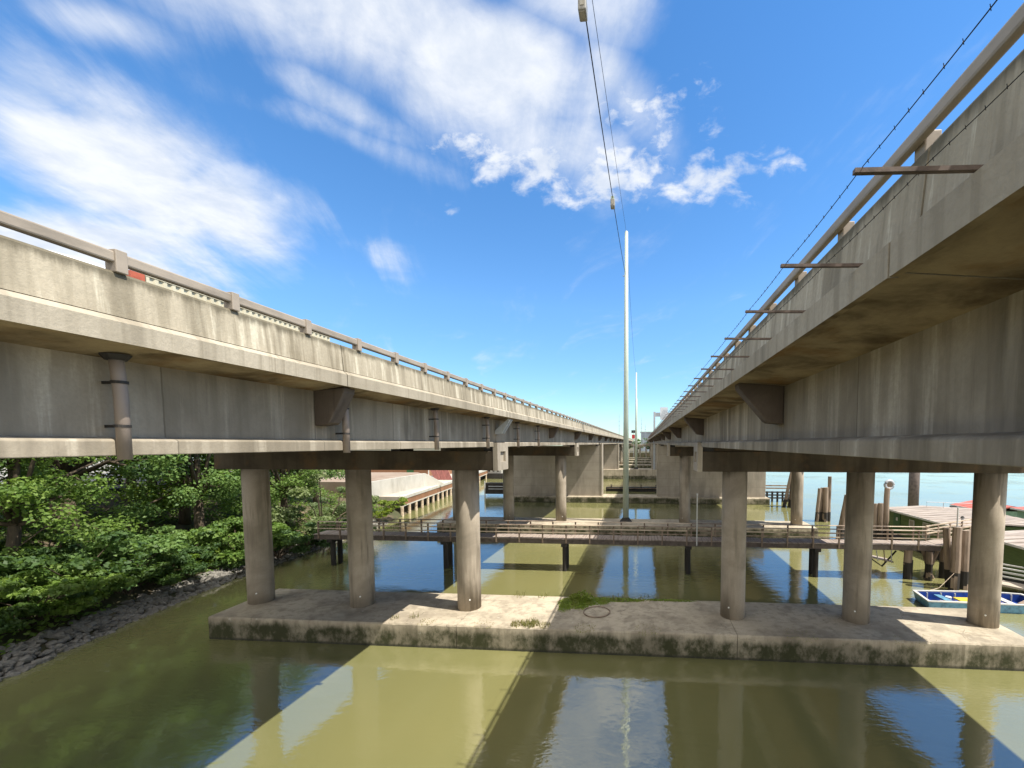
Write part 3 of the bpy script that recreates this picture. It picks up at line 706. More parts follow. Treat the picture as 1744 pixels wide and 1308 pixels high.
for z in (1.2, 1.65): MB().box(-26.2, -22.3, 68.78, 68.89, z, z + .13).build('board', 'galvanised', t)
MB().tube([(-26.8, 68.7, -1), (-26.8, 68.7, 2.6)], .09, 8).build('pile', 'white_trim', t)
t = thing('timber_fender', (-2, 78, 0), 'long low timber fender lying across the gap between the wall piers', 'fender')
MB().box(-7, 6.5, 77.8, 79, -.2, .75).build('boom', 'timber_dark', t)
for z in (.55, 1.0): MB().box(-6.8, 6.3, 77.65, 77.79, z, z + .1).build('board', 'timber', t)
for k in range(5): MB().tube([(-6 + 2.8 * k, 78.2, -.5), (-6 + 2.8 * k, 78.2, 1.25)], .14, 8).build('pile', 'timber_dark', t)

# ------------------------------------------------------------------ float houses
def house(label, x0, x1, y0, y1, zb, ze, zr, wall, roof, windows=(), door=None, over=.35, group='float houses on the river'):
    t = thing('float_house', ((x0 + x1) / 2, (y0 + y1) / 2, zb), label, 'float house', group)
    MB().box(x0 - .8, x1 + .5, y0 - .5, y1 + .5, -.3, zb).build('float_deck', 'timber_dark', t)
    MB().box(x0, x1, y0, y1, zb, ze - .02).build('wall', wall, t)
    xm = x0 + (x1 - x0) * .45
    MB().prism([(x0 - over, ze - .08), (x0 - over, ze), (xm, zr), (x1 + over, ze), (x1 + over, ze - .08), (xm, zr - .08)], y0 - over, y1 + over).build('roof', roof, t)
    k = int((y1 - y0 + .6) / .9)
    ribs = MB()
    for i in range(k):
        yy = y0 - .3 + i * .9
        ribs.prism([(x0 - over, ze + .002), (x0 - over, ze + .035), (xm, zr + .035), (x1 + over, ze + .035), (x1 + over, ze + .002), (xm, zr + .002)], yy, yy + .06)
    ribs.build('roof_seam', roof, t)
    MB().box(x0 - over - .03, x0 - over - .002, y0 - over, y1 + over, ze - .14, ze + .01).build('fascia_board', 'white_trim', t)
    for (ya, yb, za, zb2) in windows:
        w_ = MB().box(x0 - .05, x0 - .003, ya - .1, yb + .1, za - .1, zb2 + .1).build('window', 'white_trim', t)
        MB().box(x0 - .065, x0 - .052, ya, yb, za, zb2).build('pane', 'pane', w_)
    if door:
        MB().box(x0 - .05, x0 - .003, *door, zb + .1, zb + 2.0).build('door', 'door_green', t)
        MB().box(x0 - .06, x0 - .052, door[0] + .35, door[0] + .6, zb + 1.3, zb + 1.6).build('door_panel', 'white_trim', t)
    return t
house('long green float house with a door and a low beige sheet roof', 23.5, 31, 33.2, 42, .55, 2.78, 3.0, 'green_siding', 'roof_sheet',
      [(36.0, 36.7, 1.2, 2.3), (34.2, 34.9, 1.2, 2.3), (38.0, 38.5, 1.75, 2.2)], (39.9, 40.9))
house('nearer green float house partly hidden by the rightmost column, one pale window', 23.9, 32.5, 19, 31.5, .35, 2.55, 2.85, 'green_siding', 'roof_sheet', [(26.7, 27.6, 1.05, 2.1), (23.5, 24.4, 1.05, 2.1)])
house('pale green float house with a red roof behind the beige roofs', 36, 44, 33, 43, .8, 2.75, 3.1, 'pale_green_siding', 'roof_red', [(36, 37, 1.3, 2.3), (39, 40, 1.3, 2.3)])
house('farthest float house, only its red roof showing above the long beige roof', 36, 41, 46.5, 51, .6, 1.9, 2.45, 'pale_green_siding', 'roof_red')
t = thing('roof_antenna', (25.6, 33.8, 2.8), 'tall thin antenna mast with crossbars on the green float house roof', 'antenna')
MB().tube([(25.7, 33.8, 2.75), (25.7, 33.8, 7.4)], .028, 6).build('mast', 'steel_dark', t)
for z, l in ((4.25, .7), (4.85, .55), (5.5, .8), (6.1, .5)): MB().tube([(25.7 - l / 2, 33.8, z), (25.7 + l / 2, 33.8, z + .03)], .015, 5).build('crossbar', 'steel_dark', t)
t = thing('roof_rail', (29, 41, 2.8), 'thin pipe railing on the roof of the long green float house', 'railing')
MB().tube([(26.8, 41.6, 2.85), (26.8, 41.6, 3.45), (33, 41.6, 3.3), (33, 41.6, 2.7)], .03, 6).build('pipe', 'galvanised', t)
MB().tube([(28.3, 41.6, 2.85), (28.3, 41.6, 3.42)], .025, 6).build('post', 'galvanised', t)
t = thing('roof_vent', (25.2, 34.6, 2.9), 'small grey vent cowl on the beige sheet roof beside the antenna', 'vent')
MB().tube([(25.0, 34.6, 2.8), (25.0, 34.6, 3.15)], .09, 10).build('stack', 'galvanised', t); MB().tube([(25.0, 34.6, 3.15), (25.0, 34.6, 3.3)], [.16, .05], 10).build('cowl', 'steel_dark', t)
t = thing('channel_buoy', (23.6, 43.6, 0), 'orange and white striped buoy beside the timber posts', 'buoy')
for k in range(4): MB().tube([(23.3, 43.2, .55 + .22 * k), (23.3, 43.2, .77 + .22 * k)], .42, 14).build('band', 'orange' if k % 2 == 0 else 'white_trim', t)

# ------------------------------------------------------------------ blue skiff
t = thing('skiff', (18.3, 24.2, 0), 'blue flat bottomed skiff with a pale rim moored behind the nearest footing', 'boat')
out = [(15.35, 23.35), (20.2, 23.15), (21.5, 24.0), (21.3, 24.9), (20.0, 25.15), (15.6, 25.05)]
def ring(sc, z, pts=out, c=(18.3, 24.15)): return [(c[0] + (x - c[0]) * sc[0], c[1] + (y - c[1]) * sc[1], z) for x, y in pts]
def loft(rings, cap0=True, cap1=False):
    mb = MB(); k = len(rings[0])
    for r_ in rings: mb.v += r_
    for i in range(len(rings) - 1):
        for j in range(k): mb.f.append((i * k + j, i * k + (j + 1) % k, (i + 1) * k + (j + 1) % k, (i + 1) * k + j))
    if cap0: mb.f.append(tuple(range(k)))
    if cap1: mb.f.append(tuple((len(rings) - 1) * k + j for j in range(k)))
    return mb
h = loft([ring((.93, .85), -.2), ring((.97, .94), .1), ring((1, 1), .50)]).build('hull', 'boat_blue_pale', t)
loft([ring((.965, .9), .50), ring((.94, .84), .06)], False, True).build('inner_hull', 'boat_inner', t)
loft([ring((1.012, 1.03), .47), ring((1.012, 1.03), .525), ring((.962, .895), .525), ring((.962, .895), .47)], False).build('gunwale', 'white_trim', t)
MB().box(17.4, 19.3, 23.55, 24.5, .3, .36).build('yellow_board', 'yellow', t)
MB().box(16.6, 16.95, 23.5, 24.85, .3, .37).build('thwart', 'boat_blue_pale', t); MB().box(19.7, 20.05, 23.5, 24.85, .3, .37).build('thwart', 'white_trim', t)
for k in range(7): MB().box(16.2 + .75 * k, 16.25 + .75 * k, 24.78, 24.86, .07, .47).build('rib', 'white_trim', t)
MB().tube([(16.2, 23.75, .40), (18.9, 23.6, .42)], .022, 6).obox((19.1, 23.59, .42), (.5, .13, .02)).build('oar', 'timber_pale', t)
MB().tube([(17.2, 24.55, .07), (17.2, 24.55, .36)], [.12, .15], 12).build('bucket', 'truck_white', t)
MB().tube([(15.9, 24.2, .1), (16.1, 24.5, .16), (15.95, 24.7, .1), (15.75, 24.4, .14)], .04, 6).build('rope_coil', 'timber_pale', t)
MB().obox((20.9, 23.7, .62), (2.1, .35, .06), (0, R(-8), R(25))).build('plank', 'timber', t)

tag(MB().tube([(15.65, 24.95, .5), (16.6, 25.6, .25), (17.8, 26.2, .3), (18.85, 26.55, 1.1)], .018, 5).build('mooring_rope', 'timber_pale', None, loc=(15.65, 24.95, 0)), 'slack rope tying the blue skiff to the tall timber piles', 'rope')
# ------------------------------------------------------------------ left bank
WL = [(-60, -20.5), (0, -22.5), (8, -23.8), (13.7, -24.7), (18.4, -26.0), (22.6, -27.0), (28, -27.6), (33, -27.9), (42, -28.7), (49, -29.6), (55, -31.5)]
def wl(y): return float(np.interp(y, [a for a, _ in WL], [b_ for _, b_ in WL]))
def bank_z(x, y):
    s_ = wl(y) - x
    z = np.interp(s_, [-3, -.35, 0, 1.2, 3.5, 8, 15, 22], [-1.6, -.35, .08, .85, 1.5, 2.8, 4.5, 5.0])
    return float(z)
g = MB(); xs = np.concatenate([np.linspace(-19, -50, 60), np.linspace(-52, -260, 25)]); yy = np.concatenate([np.linspace(-60, 8, 20), np.linspace(9, 55, 60)])
for y in yy:
    for x in xs: g.v.append((x, y, bank_z(x, y) + (rng.normal(0, .07) if x < wl(y) else 0)))
k = len(xs)
for i in range(len(yy) - 1):
    for j in range(k - 1): g.f.append((i * k + j, i * k + j + 1, (i + 1) * k + j + 1, (i + 1) * k + j))
tag(g.build('riverbank', 'soil', None, smooth=True), None, None, kind='structure')
MB_ = MB().box(-260, -46, -60, 54, 4.6, 5.06); tag(MB_.build('car_park', 'asphalt', None), None, None, kind='structure')
# rocks
def rock_mesh(seed):
    g_ = np.random.default_rng(seed); import bmesh
    bm_ = bmesh.new(); bmesh.ops.create_icosphere(bm_, subdivisions=2, radius=1)
    pl_ = [(Vector(g_.normal(size=3)).normalized(), g_.uniform(.5, .85)) for _ in range(9)]
    for v in bm_.verts:
        for n_, d_ in pl_:
            e = v.co.dot(n_) - d_
            if e > 0: v.co -= n_ * e
    me = bpy.data.meshes.new('rock'); bm_.to_mesh(me); bm_.free(); me.materials.append(MATS['rock']); return me
RM = [rock_mesh(i) for i in range(9)]
spots = []
for _ in range(1900):
    y = rng.uniform(6, 46); s_ = rng.uniform(-.4, .85)
    spots.append((wl(y) - s_, y))
spots.sort(key=lambda p_: p_[0] ** 2 + p_[1] ** 2)
vis = [p_ for p_ in spots if p_[1] > 13.0]
mass_v, mass_f = [], []
for i, (x, y) in enumerate(vis[:1500]):
    sc = (rng.uniform(.12, .34) * rng.uniform(.8, 1.2), rng.uniform(.11, .27), rng.uniform(.09, .19)); rz = rng.uniform(0, 6.28)
    z = max(bank_z(x, y), -.05) + .03
    M = Matrix.LocRotScale(Vector((x, y, z)), __import__('mathutils').Euler((rng.normal(0, .4), rng.normal(0, .4), rz)), Vector(sc))
    me = RM[i % 9]
    if i % 5 == 0 and i < 1400:
        ob = bpy.data.objects.new('rock', me); COL.objects.link(ob); ob.matrix_world = M
        tag(ob, 'grey angular rock lying among the riprap along the left waterline', 'rock', 'riprap rocks along the left waterline')
    else:
        b0 = len(mass_v); mass_v += [tuple(M @ v.co) for v in me.vertices]; mass_f += [tuple(b0 + q_ for q_ in p_.vertices) for p_ in me.polygons]
mm = MB(); mm.v, mm.f = mass_v, mass_f
tag(mm.build('riprap', 'rock', None), 'loose grey riprap stones along the left waterline', 'riprap', kind='stuff')

# ------------------------------------------------------------------ trees and shrubs
def make_tree(seed, height, spread, leaf, n_, lsize, bark='bark', low=.25, lean=0.0, name='broadleaf_tree', fork=False):
    g_ = np.random.default_rng(seed)
    t = thing(name, (0, 0, 0), '', 'tree'); 
    tb = MB(); tops = []
    r0 = .02 * height + .06
    hub = Vector((lean * .3, 0, height * .28))
    tb.tube([(0, 0, -.4), (.04, .02, height * .12), tuple(hub)], [r0 * 1.25, r0, r0 * .85], 9)
    nl = 9
    blobs = []
    for i in range(nl):
        a = 2 * math.pi * i / nl + g_.uniform(-.3, .3); e = g_.uniform(.25, 1.0)
        hz = height * (low + (1 - low) * (.15 + .75 * (i * .618 % 1)))
        rr = spread * g_.uniform(.45, .95) * (1.0 - .45 * (hz / height) ** 2)
        tip = Vector((math.cos(a) * rr + lean, math.sin(a) * rr, hz))
        mid = hub.lerp(tip, .5) + Vector((g_.normal(0, .2), g_.normal(0, .2), height * .06))
        st_ = hub * g_.uniform(.55, 1.0) if fork else hub
        tb.tube([tuple(st_), tuple(mid), tuple(tip)], [r0 * .5, r0 * .3, r0 * .08], 6)
        for _ in range(2):
            tip2 = mid + Vector(g_.normal(0, spread * .3, 3)); tb.tube([tuple(mid), tuple(tip2)], [r0 * .2, r0 * .05], 5)
            blobs.append((*tip2, spread * g_.uniform(.16, .3), spread * g_.uniform(.16, .3), height * g_.uniform(.05, .09)))
        s_ = g_.uniform(.24, .4) * spread
        blobs.append((tip.x, tip.y, tip.z, s_, s_, s_ * g_.uniform(.35, .6)))
    top = Vector((lean, 0, height * .95)); tb.tube([tuple(hub), (lean * .6, .1, height * .6), tuple(top)], [r0 * .8, r0 * .45, r0 * .08], 7)
    blobs.append((top.x, top.y, top.z, spread * .35, spread * .35, height * .1)); blobs.append((lean * .6, 0, height * .7, spread * .45, spread * .45, height * .13))
    tb.build('trunk', bark, t, smooth=True)
    q_ = leaf_cloud(blobs, n_, lsize, seed, .7, .25)
    ob = bpy.data.objects.new('crown', np_mesh('crown', q_, n_, leaf)); COL.objects.link(ob); ob.parent = t
    return t
def make_shrub(seed, wd, ht, leaf, n_, lsize, name='shrub'):
    g_ = np.random.default_rng(seed); t = thing(name, (0, 0, 0), '', 'shrub'); tb = MB(); blobs = []
    for i in range(18):
        a = g_.uniform(0, 6.28); r_ = wd * math.sqrt(g_.uniform(.02, 1.0)); h = ht * g_.uniform(.12, 1.0) * (1 - .4 * (r_ / wd) ** 2)
        tip = (math.cos(a) * r_, math.sin(a) * r_, h)
        tb.tube([(0, 0, -.2), (tip[0] * .4, tip[1] * .4, h * .6), tip], [.045, .025, .008], 5)
        s_ = g_.uniform(.16, .36) * wd; blobs.append((*tip, s_, s_, s_ * g_.uniform(.3, .6)))
    tb.build('stems', 'bark', t)
    q_ = leaf_cloud(blobs, n_, lsize, seed, .6, .2)
    ob = bpy.data.objects.new('foliage', np_mesh('foliage', q_, n_, leaf)); COL.objects.link(ob); ob.parent = t
    return t
protos = dict(
    maple=make_tree(11, 14, 5.2, 'leaf_maple', 13000, .215, low=.12),
    maple_wide=make_tree(12, 12.5, 5.6, 'leaf_maple', 13000, .215, low=.10, lean=.8),
    dark=make_tree(13, 14.5, 5.0, 'leaf_dark', 12000, .21, low=.2),
    forked=make_tree(14, 11, 5.0, 'leaf_maple', 9500, .22, bark='bark_pale', low=.4, fork=True),
    pale=make_shrub(15, 2.7, 5.0, 'leaf_pale', 7500, .13, 'willow_shrub'),
    shrub=make_shrub(16, 1.9, 2.4, 'leaf_maple', 3300, .17),
    shrub_dark=make_shrub(17, 2.0, 2.6, 'leaf_dark', 3300, .16),
    grassy=make_shrub(18, 1.4, 2.0, 'leaf_grass', 2000, .15))
used = set()
def plant(kind, x, y, label, group, rz=None, sc=1.0, z=None):
    src = protos[kind]
    if kind in used: o_ = copy_tree(src)
    else: o_ = src; used.add(kind)
    o_.location = (x, y, bank_z(x, y) if z is None else z); o_.rotation_euler = (0, 0, rng.uniform(0, 6.28) if rz is None else rz); o_.scale = (sc, sc, sc)
    tag(o_, label, None, group)
GT = 'trees on the left bank'; GS = 'shrubs on the left bank'
plant('dark', -34.6, 22.4, 'dark thick trunked tree on the left bank, its trunk deep in shade', GT, 0, 1.0)
plant('forked', -37.4, 23.6, 'tree with a pale forked trunk on the bank at the left edge', GT, 1.2)
TL = 'leafy maple like tree in the dense row on the left bank'
for i, (k_, x, y, s_) in enumerate((('maple', -31.6, 27.2, .85), ('maple_wide', -35.5, 29.5, 1), ('maple', -30.6, 33.2, .8), ('dark', -40, 31, .9), ('maple_wide', -37, 36.5, 1),
      ('maple', -43, 39, 1), ('maple_wide', -31.5, 18.2, .8), ('maple', -41, 21, .95), ('maple_wide', -43, 27, 1), ('dark', -46, 34, .9), ('maple', -35, 42, .8), ('maple', -33, 14.5, .9), ('dark', -38, 17, 1))):
    plant(k_, x, y, TL if k_ != 'dark' else 'dark green tree standing among the maples on the left bank', GT + (' dark' if k_ == 'dark' else ''), sc=s_)
plant('pale', -28.8, 35.2, 'big pale green willow shrub filling the gap between the two left columns', GS, sc=1.5)
plant('pale', -31.5, 40.5, 'pale green willow shrub behind the second column, near the quay', GS, sc=.75)
for i, (x, y) in enumerate(((-27.0, 14.6), (-27.6, 16.6), (-28.1, 18.6), (-28.3, 20.6), (-28.8, 22.6), (-29.2, 24.6), (-29.2, 26.6), (-29.6, 28.6), (-28.9, 31.2), (-30.6, 17.5), (-30.8, 20.8), (-31.4, 24.3), (-32.8, 20), (-29.6, 13.6), (-31.2, 15), (-31.8, 28), (-26.2, 13.2), (-26.9, 15.4), (-27.5, 17.6), (-27.9, 19.5), (-28.3, 21.6), (-28.7, 23.7), (-28.8, 25.7), (-28.9, 27.7))):
    plant('shrub' if i % 5 in (1, 3) else 'shrub_dark', x + rng.normal(0, .3), y + rng.normal(0, .4), 'mid green broad leaved shrub above the riprap' if i % 5 in (1, 3) else 'darker small leaved shrub above the riprap', GS + (' broad' if i % 5 in (1, 3) else ' dark'), sc=float(rng.choice([.5, .65, .8, .95, 1.1, 1.4])))
for i, (x, y, s_) in enumerate(((-27.4, 29.0, .9), (-27.0, 31.0, 1.0), (-26.9, 33.5, .95), (-28.3, 27.0, .8))):
    plant('shrub_dark', x, y, 'dark shrub hanging over the water at the left end of the footbridge', 'shrubs over the water', sc=s_, z=.5)
plant('grassy', -28.6, 45.2, 'bright green bush at the near corner of the quay', GS + ' quay', sc=1.0, z=1.3)
plant('grassy', -29.2, 43.6, 'low green bush on the rocks just before the quay', GS + ' quay', sc=.8, z=.6)
for k, (x, y) in enumerate(((-28.2, 22.0), (-27.6, 26.2), (-29.6, 19.0), (-30.5, 22.5), (-28.0, 29.4), (-29.0, 16.2))):
    z = bank_z(x, y); a = rng.uniform(0, 6.28); L_ = rng.uniform(1.0, 2.2)
    dx, dy_ = math.cos(a) * L_, math.sin(a) * L_
    tag(MB().tube([(x, y, z), (x + dx * .5, y + dy_ * .5, z + L_ * .45), (x + dx, y + dy_, z + L_ * .7)], [.05, .035, .012], 6).tube([(x + dx * .5, y + dy_ * .5, z + L_ * .45), (x + dx * .6 + .3, y + dy_ * .4, z + L_ * .8)], [.025, .008], 5)
        .build('dead_branch', 'bark_pale', None, loc=(x, y, z)), 'bare pale dead branch sticking out of the undergrowth above the riprap', 'branch', 'dead branches on the left bank')
# ivy and bramble ground cover
n_ = 26000; px = []; 
yv = rng.uniform(11, 48, n_); sv = .6 + 15 * rng.random(n_) ** 1.1
c = np.array([(wl(y) - s_, y, bank_z(wl(y) - s_, y) + rng.uniform(.02, .4)) for y, s_ in zip(yv, sv)])
nm = rng.normal(size=(n_, 3)) * .5 + np.array([0, 0, .8]); nm /= np.linalg.norm(nm, axis=1)[:, None]
tt = np.cross(nm, rng.normal(size=(n_, 3))); tt /= np.linalg.norm(tt, axis=1)[:, None]; ss = np.cross(nm, tt)
L = .2 * rng.uniform(.5, 1.3, n_)[:, None]
clear = np.array([math.sin(p_[0] * .9 + 1.3) + math.sin(p_[1] * .7) for p_ in c]) < 1.25
q = np.stack([c - tt * L * .5, c + ss * L * .4, c + tt * L * .6, c - ss * L * .4], 1)[clear]
ob = bpy.data.objects.new('ground_cover', np_mesh('ground_cover', q.reshape(-1, 3), len(q), 'leaf_maple')); COL.objects.link(ob)
tag(ob, 'ivy and bramble leaves covering the slope of the left bank', 'ground cover', kind='stuff')

# ------------------------------------------------------------------ quay, yard and far dock
def quad(name, pts, material, kind='structure'):
    mb = MB(); mb.v = pts; mb.f = [tuple(range(len(pts)))]; return tag(mb.build(name, material, None), None, None, kind=kind)
mb = MB()
mb.v = [(-29.7, 49.0, 2.42), (-33.2, 69.4, 2.42), (-41, 110, 2.42), (-260, 110, 2.42), (-260, 54, 2.42), (-33, 49, 2.42)]
mb.v += [(x, y, 1.9) for x, y, z in mb.v]
mb.f = [(0, 1, 2, 3, 4, 5), (11, 10, 9, 8, 7, 6)] + [(i, (i + 1) % 6, 6 + (i + 1) % 6, 6 + i) for i in range(6)]
tag(mb.build('pavement', 'pavement', None), None, None, kind='structure')
t = thing('quay_wall', (-31.4, 59, 0), 'brown faced quay with pale coping on timber piles over a dark void', 'quay')
qa, qb, qc = Vector((-29.7, 49.0, 0)), Vector((-33.2, 69.4, 0)), Vector((-41, 110, 0))
def strip2(a, b_, o0, o1, z0, z1):
    d_ = (b_ - a).normalized(); nn = Vector((d_.y, -d_.x, 0)); mb = MB()
    if nn.x < 0: nn = -nn
    for p_ in (a, b_):
        for z in (z0, z1):
            for o_ in (o0, o1): q_ = p_ + nn * o_; mb.v.append((q_.x, q_.y, z))
    mb.f = [(0, 1, 3, 2), (4, 6, 7, 5), (0, 4, 5, 1), (2, 3, 7, 6), (0, 2, 6, 4), (1, 5, 7, 3)]
    return mb
for a, b_ in ((qa, qb), (qb, qc)):
    strip2(a, b_, -.3, .22, 2.1, 2.47).build('coping', 'white_wall', t)
    strip2(a, b_, -.3, .15, 1.35, 2.1).build('face_panel', 'brown_band', t)
    strip2(a, b_, -.3, .2, 1.2, 1.35).build('waling', 'white_wall', t)
    strip2(a, b_, -1.2, -.9, -1, 1.9).build('back_wall', 'timber_dark', t)
for k in range(14):
    p_ = qa.lerp(qb, k / 9.0) if k < 10 else qb.lerp(qc, (k - 9) / 5)
    MB().tube([(p_.x + .05, p_.y, -1), (p_.x + .05, p_.y, 1.2)], .2, 8).build('pile', 'timber_pale', t)
t = thing('retaining_wall', (-33, 55, 2.4), 'white concrete retaining wall with a sloping end on the quay', 'wall')
strip2(Vector((-32.2, 44, 0)), Vector((-33.4, 61.7, 0)), -.3, 0, 2.4, 4.4).build('wall_panel', 'white_wall', t)
mb = MB(); mb.v = [(-33.4, 61.7, 2.4), (-31.2, 63.5, 2.4), (-31.2, 63.5, 2.6), (-33.4, 61.7, 4.35), (-33.5, 61.95, 2.4), (-31.3, 63.75, 2.4), (-31.3, 63.75, 2.6), (-33.5, 61.95, 4.35)]
mb.f = [(0, 1, 2, 3), (7, 6, 5, 4), (0, 4, 5, 1), (1, 5, 6, 2), (2, 6, 7, 3), (3, 7, 4, 0)]; mb.build('sloping_end', 'white_wall', t)
mb = MB(); mb.v = [(-33.75, 48, 4.3), (-34, 62, 4.3), (-37, 66, 4.2), (-260, 66, 4.2), (-260, 48, 4.3)]; mb.v += [(x, y, 2.3) for x, y, z in mb.v]
mb.f = [(0, 1, 2, 3, 4)] + [(i, (i + 1) % 5, 5 + (i + 1) % 5, 5 + i) for i in range(5)]
tag(mb.build('yard', 'yard', None), None, None, kind='structure')
t = thing('brick_shed', (-60, 86, 2.4), 'low brown brick shed with a pale roof edge behind the quay', 'shed')
MB().box(-80, -41.5, 78, 90, 2.42, 4.5).build('wall', 'brown_band', t); MB().box(-80.3, -41.2, 77.7, 90.3, 4.5, 4.72).build('roof', 'white_wall', t)
MB().box(-46, -44.6, 77.95, 77.998, 2.45, 4.3).build('door', 'door_green', t)
t = thing('loading_ramp', (-36.5, 73, 2.4), 'rusty pink loading ramp of tilted panels on the quay', 'ramp')
for k in range(3): MB().obox((-37.6 + 1.1 * k, 72.6, 3.7), (1.0, .12, 3.2), (R(-8), R(-28), 0)).build('panel', 'rusty_panel', t)
MB().tube([(-38.4, 72, 2.4), (-38.4, 72, 5.4)], .1, 8).build('post', 'white_trim', t)
MB().box(-39.6, -34.8, 73, 73.2, 2.42, 3.1).build('frame', 'galvanised', t)
t = thing('dock_shed', (-40, 112, 0), 'pale pink low dock shed over a dark quay edge, seen beside the left column', 'shed')
MB().box(-52, -35.5, 103, 104.5, -.3, 1.35).build('quay_edge', 'timber_dark', t)
MB().box(-52, -36, 103.6, 112, 1.36, 2.75).build('wall', 'white_wall', t); MB().box(-52.3, -35.7, 103.3, 112.3, 2.75, 2.9).build('roof', 'rusty_panel', t)
for k in range(4): MB().box(-40.6 + 1.15 * k, -40.1 + 1.15 * k, 103.54, 103.598, 1.8, 2.3).build('window', 'glass_dark', t)

def car(label, x, y, z, rz, paint, L_=4.5, Hh=1.45, van=False):
    t = thing('parked_car', (x, y, z), label, 'car', 'cars parked behind the trees')
    pf = [(-L_ / 2, .3), (-L_ / 2, .8), (-L_ * .42, .95), (-L_ * .18, .98), (L_ * .3, .98), (L_ / 2, .85), (L_ / 2, .3)]
    if van: cab = [(-L_ * .3, .98), (-L_ * .18, Hh), (L_ * .47, Hh), (L_ * .49, .98)]
    else: cab = [(-L_ * .2, .98), (-L_ * .06, Hh), (L_ * .25, Hh), (L_ * .4, .96)]
    def pr(prof, w0, w1): return MB().prism([(x + a, z + b_) for a, b_ in prof], y + w0, y + w1)
    pr(pf, -.88, .88).build('body', paint, t, bevel=.06); pr(cab, -.74, .74).build('cabin', 'glass_dark', t, bevel=.06)
    pr([(a * .98, b_ + .015) for a, b_ in (cab[1], cab[2])] + [(cab[2][0] * .98, cab[2][1] - .06), (cab[1][0] * .98, cab[1][1] - .06)], -.70, .70).build('roof', paint, t)
    for sx_ in (-1, 1):
        for sy_ in (-1, 1):
            MB().tube([(x + sx_ * L_ * .31, y + sy_ * .7, z + .32), (x + sx_ * L_ * .31, y + sy_ * .9, z + .32)], .32, 16).build('wheel', 'tyre', t)
    t.rotation_euler = (0, 0, rz)
car('white van parked beyond the trees at the left edge', -49.5, 30.5, 5.06, .2, 'truck_white', 5.4, 2.4, True)
car('silver car parked beyond the dark trunked tree', -50, 36.5, 5.06, .1, 'car_silver')
car('red car parked beyond the trees near the silver car', -52.5, 41.5, 5.06, .15, 'car_red')
car('white car parked beyond the trees, nearest the river', -48.2, 44.5, 5.06, .1, 'truck_white')
t = thing('warehouse', (-85, 40, 5), 'long pale warehouse glimpsed through the trees behind the parked cars', 'building')
MB().box(-90, -70, 5, 75, 5.05, 8.8).build('wall', 'white_wall', t); MB().box(-90.5, -69.6, 4.6, 75.4, 8.8, 9.1).build('roof', 'rusty_panel', t)
for k in range(8): MB().box(-70.04, -69.96, 10 + 8 * k, 13.5 + 8 * k, 5.1, 7.6).build('shutter', 'galvanised', t)

# ------------------------------------------------------------------ container truck on the left viaduct
t = thing('container_truck', (-15, 15, 10.47), 'truck carrying a cream corrugated container along the left viaduct, only its top showing', 'truck')
xa, xb, ya, yb, za, zb = -16.2, -13.8, 10.86, 17.7, 11.3, 13.74
pts = []; y = ya
while y < yb - .02:
    for dy_, o_ in ((0, 0), (.08, 0), (.11, -.04), (.18, -.04)): pts.append((xb + o_, y + dy_))
    y += .22
pts.append((xb, yb)); pts += [(xa, yb), (xa, ya)]
MB().prism(pts, za, zb - .1, axis='z').build('container', 'container', t)
zig = []; y = ya
while y < yb - .02: zig += [(y, zb - .02), (y + .05, zb + .02), (y + .17, zb + .02), (y + .22, zb - .02)]; y += .22
MB().prism([(ya, zb - .098)] + zig + [(yb, zb - .098)], xa, xb + .01, axis='x').build('container_top_edge', 'container', t)
MB().box(xa + .2, xb - .2, ya - .2, yb, 11.0, 11.29).build('chassis', 'steel_dark', t)
MB().box(xa, xb, 10.5, 10.83, 11.9, 13.66).build('rear_post', 'truck_red', t)
cb = MB().prism([(7.9, 11.0), (7.9, 12.6), (8.15, 13.3), (8.7, 13.5), (9.95, 13.6), (10.2, 13.45), (10.2, 11.0)], xa + .05, xb - .05, axis='x').build('cab', 'truck_white', t, bevel=.08)
MB().box(xa + .2, xb - .2, 7.84, 7.897, 11.8, 12.5).build('windscreen', 'glass_dark', cb)
for y in (8.8, 12.2, 15.6, 16.8):
    for x in (xa + .25, xb - .25): MB().tube([(x - .15, y, 10.97), (x + .15, y, 10.97)], .5, 18).build('wheel', 'tyre', t)

# ------------------------------------------------------------------ far end of the gap
mb = MB().box(-600, 600, 262, 900, -1, 3.0); tag(mb.build('far_shore', 'soil', None), None, None, kind='structure')
t = thing('overhead_gantry', (2.6, 107, 2.4), 'grey sign gantry spanning the right viaduct with a pale panel seen from behind', 'gantry')
MB().box(2.45, 2.95, 106.1, 106.6, 2.4, 16.9).build('post', 'galvanised', t); MB().box(15.6, 16.1, 106.1, 106.6, 10.4, 16.9).build('post', 'galvanised', t)
MB().box(2.952, 15.598, 106.15, 106.55, 15.7, 16.7).build('cross_beam', 'galvanised', t)
sp_ = MB().box(4.1, 6.0, 105.95, 106.1, 14.9, 18.0).build('sign_panel', 'sign_back', t)
for k in range(4): MB().obox((4.55 + .32 * k, 105.92, 16.35), (.09, .04, 2.2), (0, R(25), 0)).build('stiffener', 'haze_city', sp_)
t = thing('overpass', (-2, 245, 0), 'dark curved road overpass closing the gap between the viaducts', 'overpass')
for k in range(10):
    a, b_ = -7 + k * 1.1, -7 + (k + 1) * 1.1
    z = 7.6 + .012 * (k - 2) ** 2 * 1.6
    MB().box(a, b_ - .01, 243, 250, z - .9, z).build('deck_section', 'girder', t)
    MB().box(a, b_ - .01, 242.8, 242.99, z, z + .8).build('parapet', 'deck_edge', t)
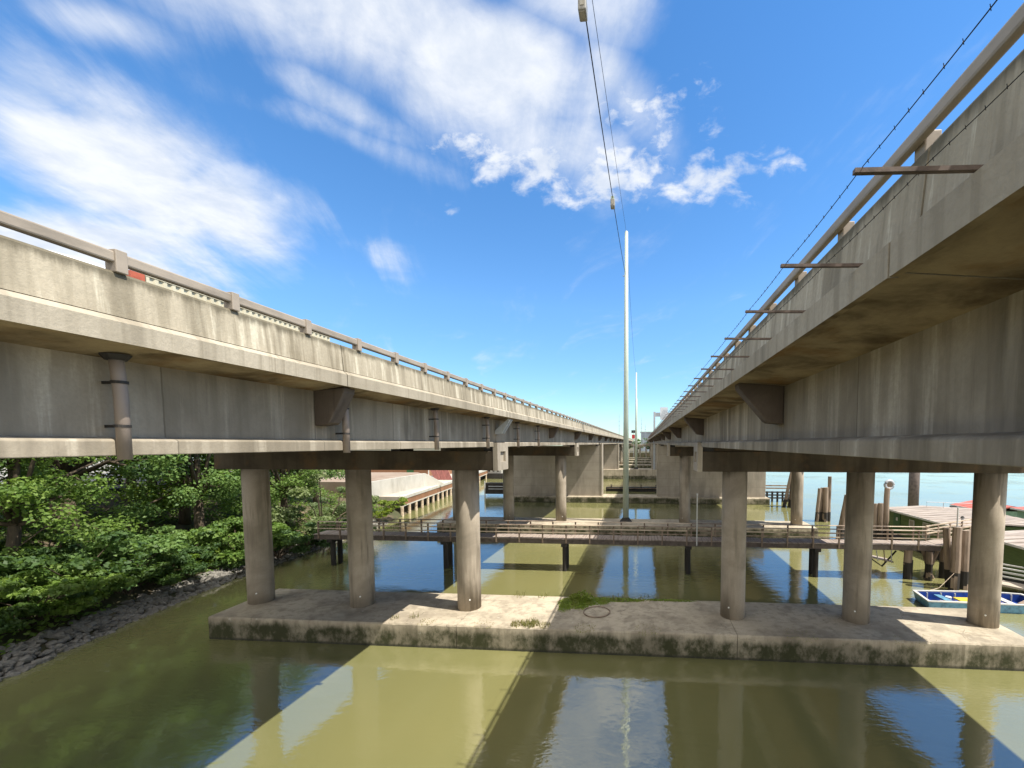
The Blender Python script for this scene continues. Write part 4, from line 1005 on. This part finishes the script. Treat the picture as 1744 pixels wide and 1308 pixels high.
for x in (-5, -2, 1.5): MB().box(x - .4, x + .4, 245, 247, 0, 7).build('pillar', 'column', t)
t = thing('traffic_signals', (-2.6, 240, 8), 'tiny red sign and dark signal boxes where the viaducts meet', 'sign')
MB().tube([(-5.6, 238, 0), (-5.6, 238, 17)], .1, 6).build('post', 'galvanised', t)
MB().box(-6.9, -5.7, 237.8, 238, 14.8, 16.4).build('signal_box', 'steel_dark', t); MB().box(-5.6, -4.4, 237.8, 238, 14.8, 16.4).build('signal_box', 'steel_dark', t)
MB().box(-6.6, -4.9, 237.7, 237.9, 11.6, 13.9).build('sign_panel', 'sign_red', t)
for x, y, z, lab in ((-12.2, 210, 24, 'thin distant mast rising over the left viaduct'), (-1.2, 235, 23.5, 'distant lattice mast between the viaducts'), (.9, 225, 19, 'short distant mast beside the lattice mast')):
    t = thing('radio_mast', (x, y, 0), lab, 'mast', 'distant masts')
    MB().tube([(x, y, 8), (x, y, z)], [.18, .06], 6).build('shaft', 'haze_city', t)
    for q_ in (.6, .75, .88): MB().box(x - .7 * (1.2 - q_), x + .7 * (1.2 - q_), y - .05, y + .05, 8 + (z - 8) * q_, 8.15 + (z - 8) * q_).build('crossbar', 'haze_city', t)
far_proto = make_tree(31, 8, 4, 'leaf_dark', 900, .6, name='distant_tree')
first = True
for x, y, s_ in ((4, 268, 1.2), (9, 270, 1.0), (13, 275, 1.3), (-4, 280, 1.1), (-10, 276, 1.0), (-26, 266, 1.2), (-34, 270, 1.4), (20, 280, 1.3)):
    o_ = far_proto if first else copy_tree(far_proto); first = False
    o_.location = (x, y, 3); o_.scale = (s_,) * 3; o_.rotation_euler = (0, 0, rng.uniform(0, 6)); tag(o_, 'small dark tree on the far shore beyond the viaducts', None, 'trees on the far shore')
t = thing('warehouse', (6, 320, 3), 'pale grey building on the far shore past the gantry', 'building')
MB().box(-2, 22, 310, 330, 3.02, 17).build('wall', 'haze_city', t); MB().box(-2.5, 22.5, 309.5, 330.5, 17, 17.6).build('roof', 'galvanised', t)
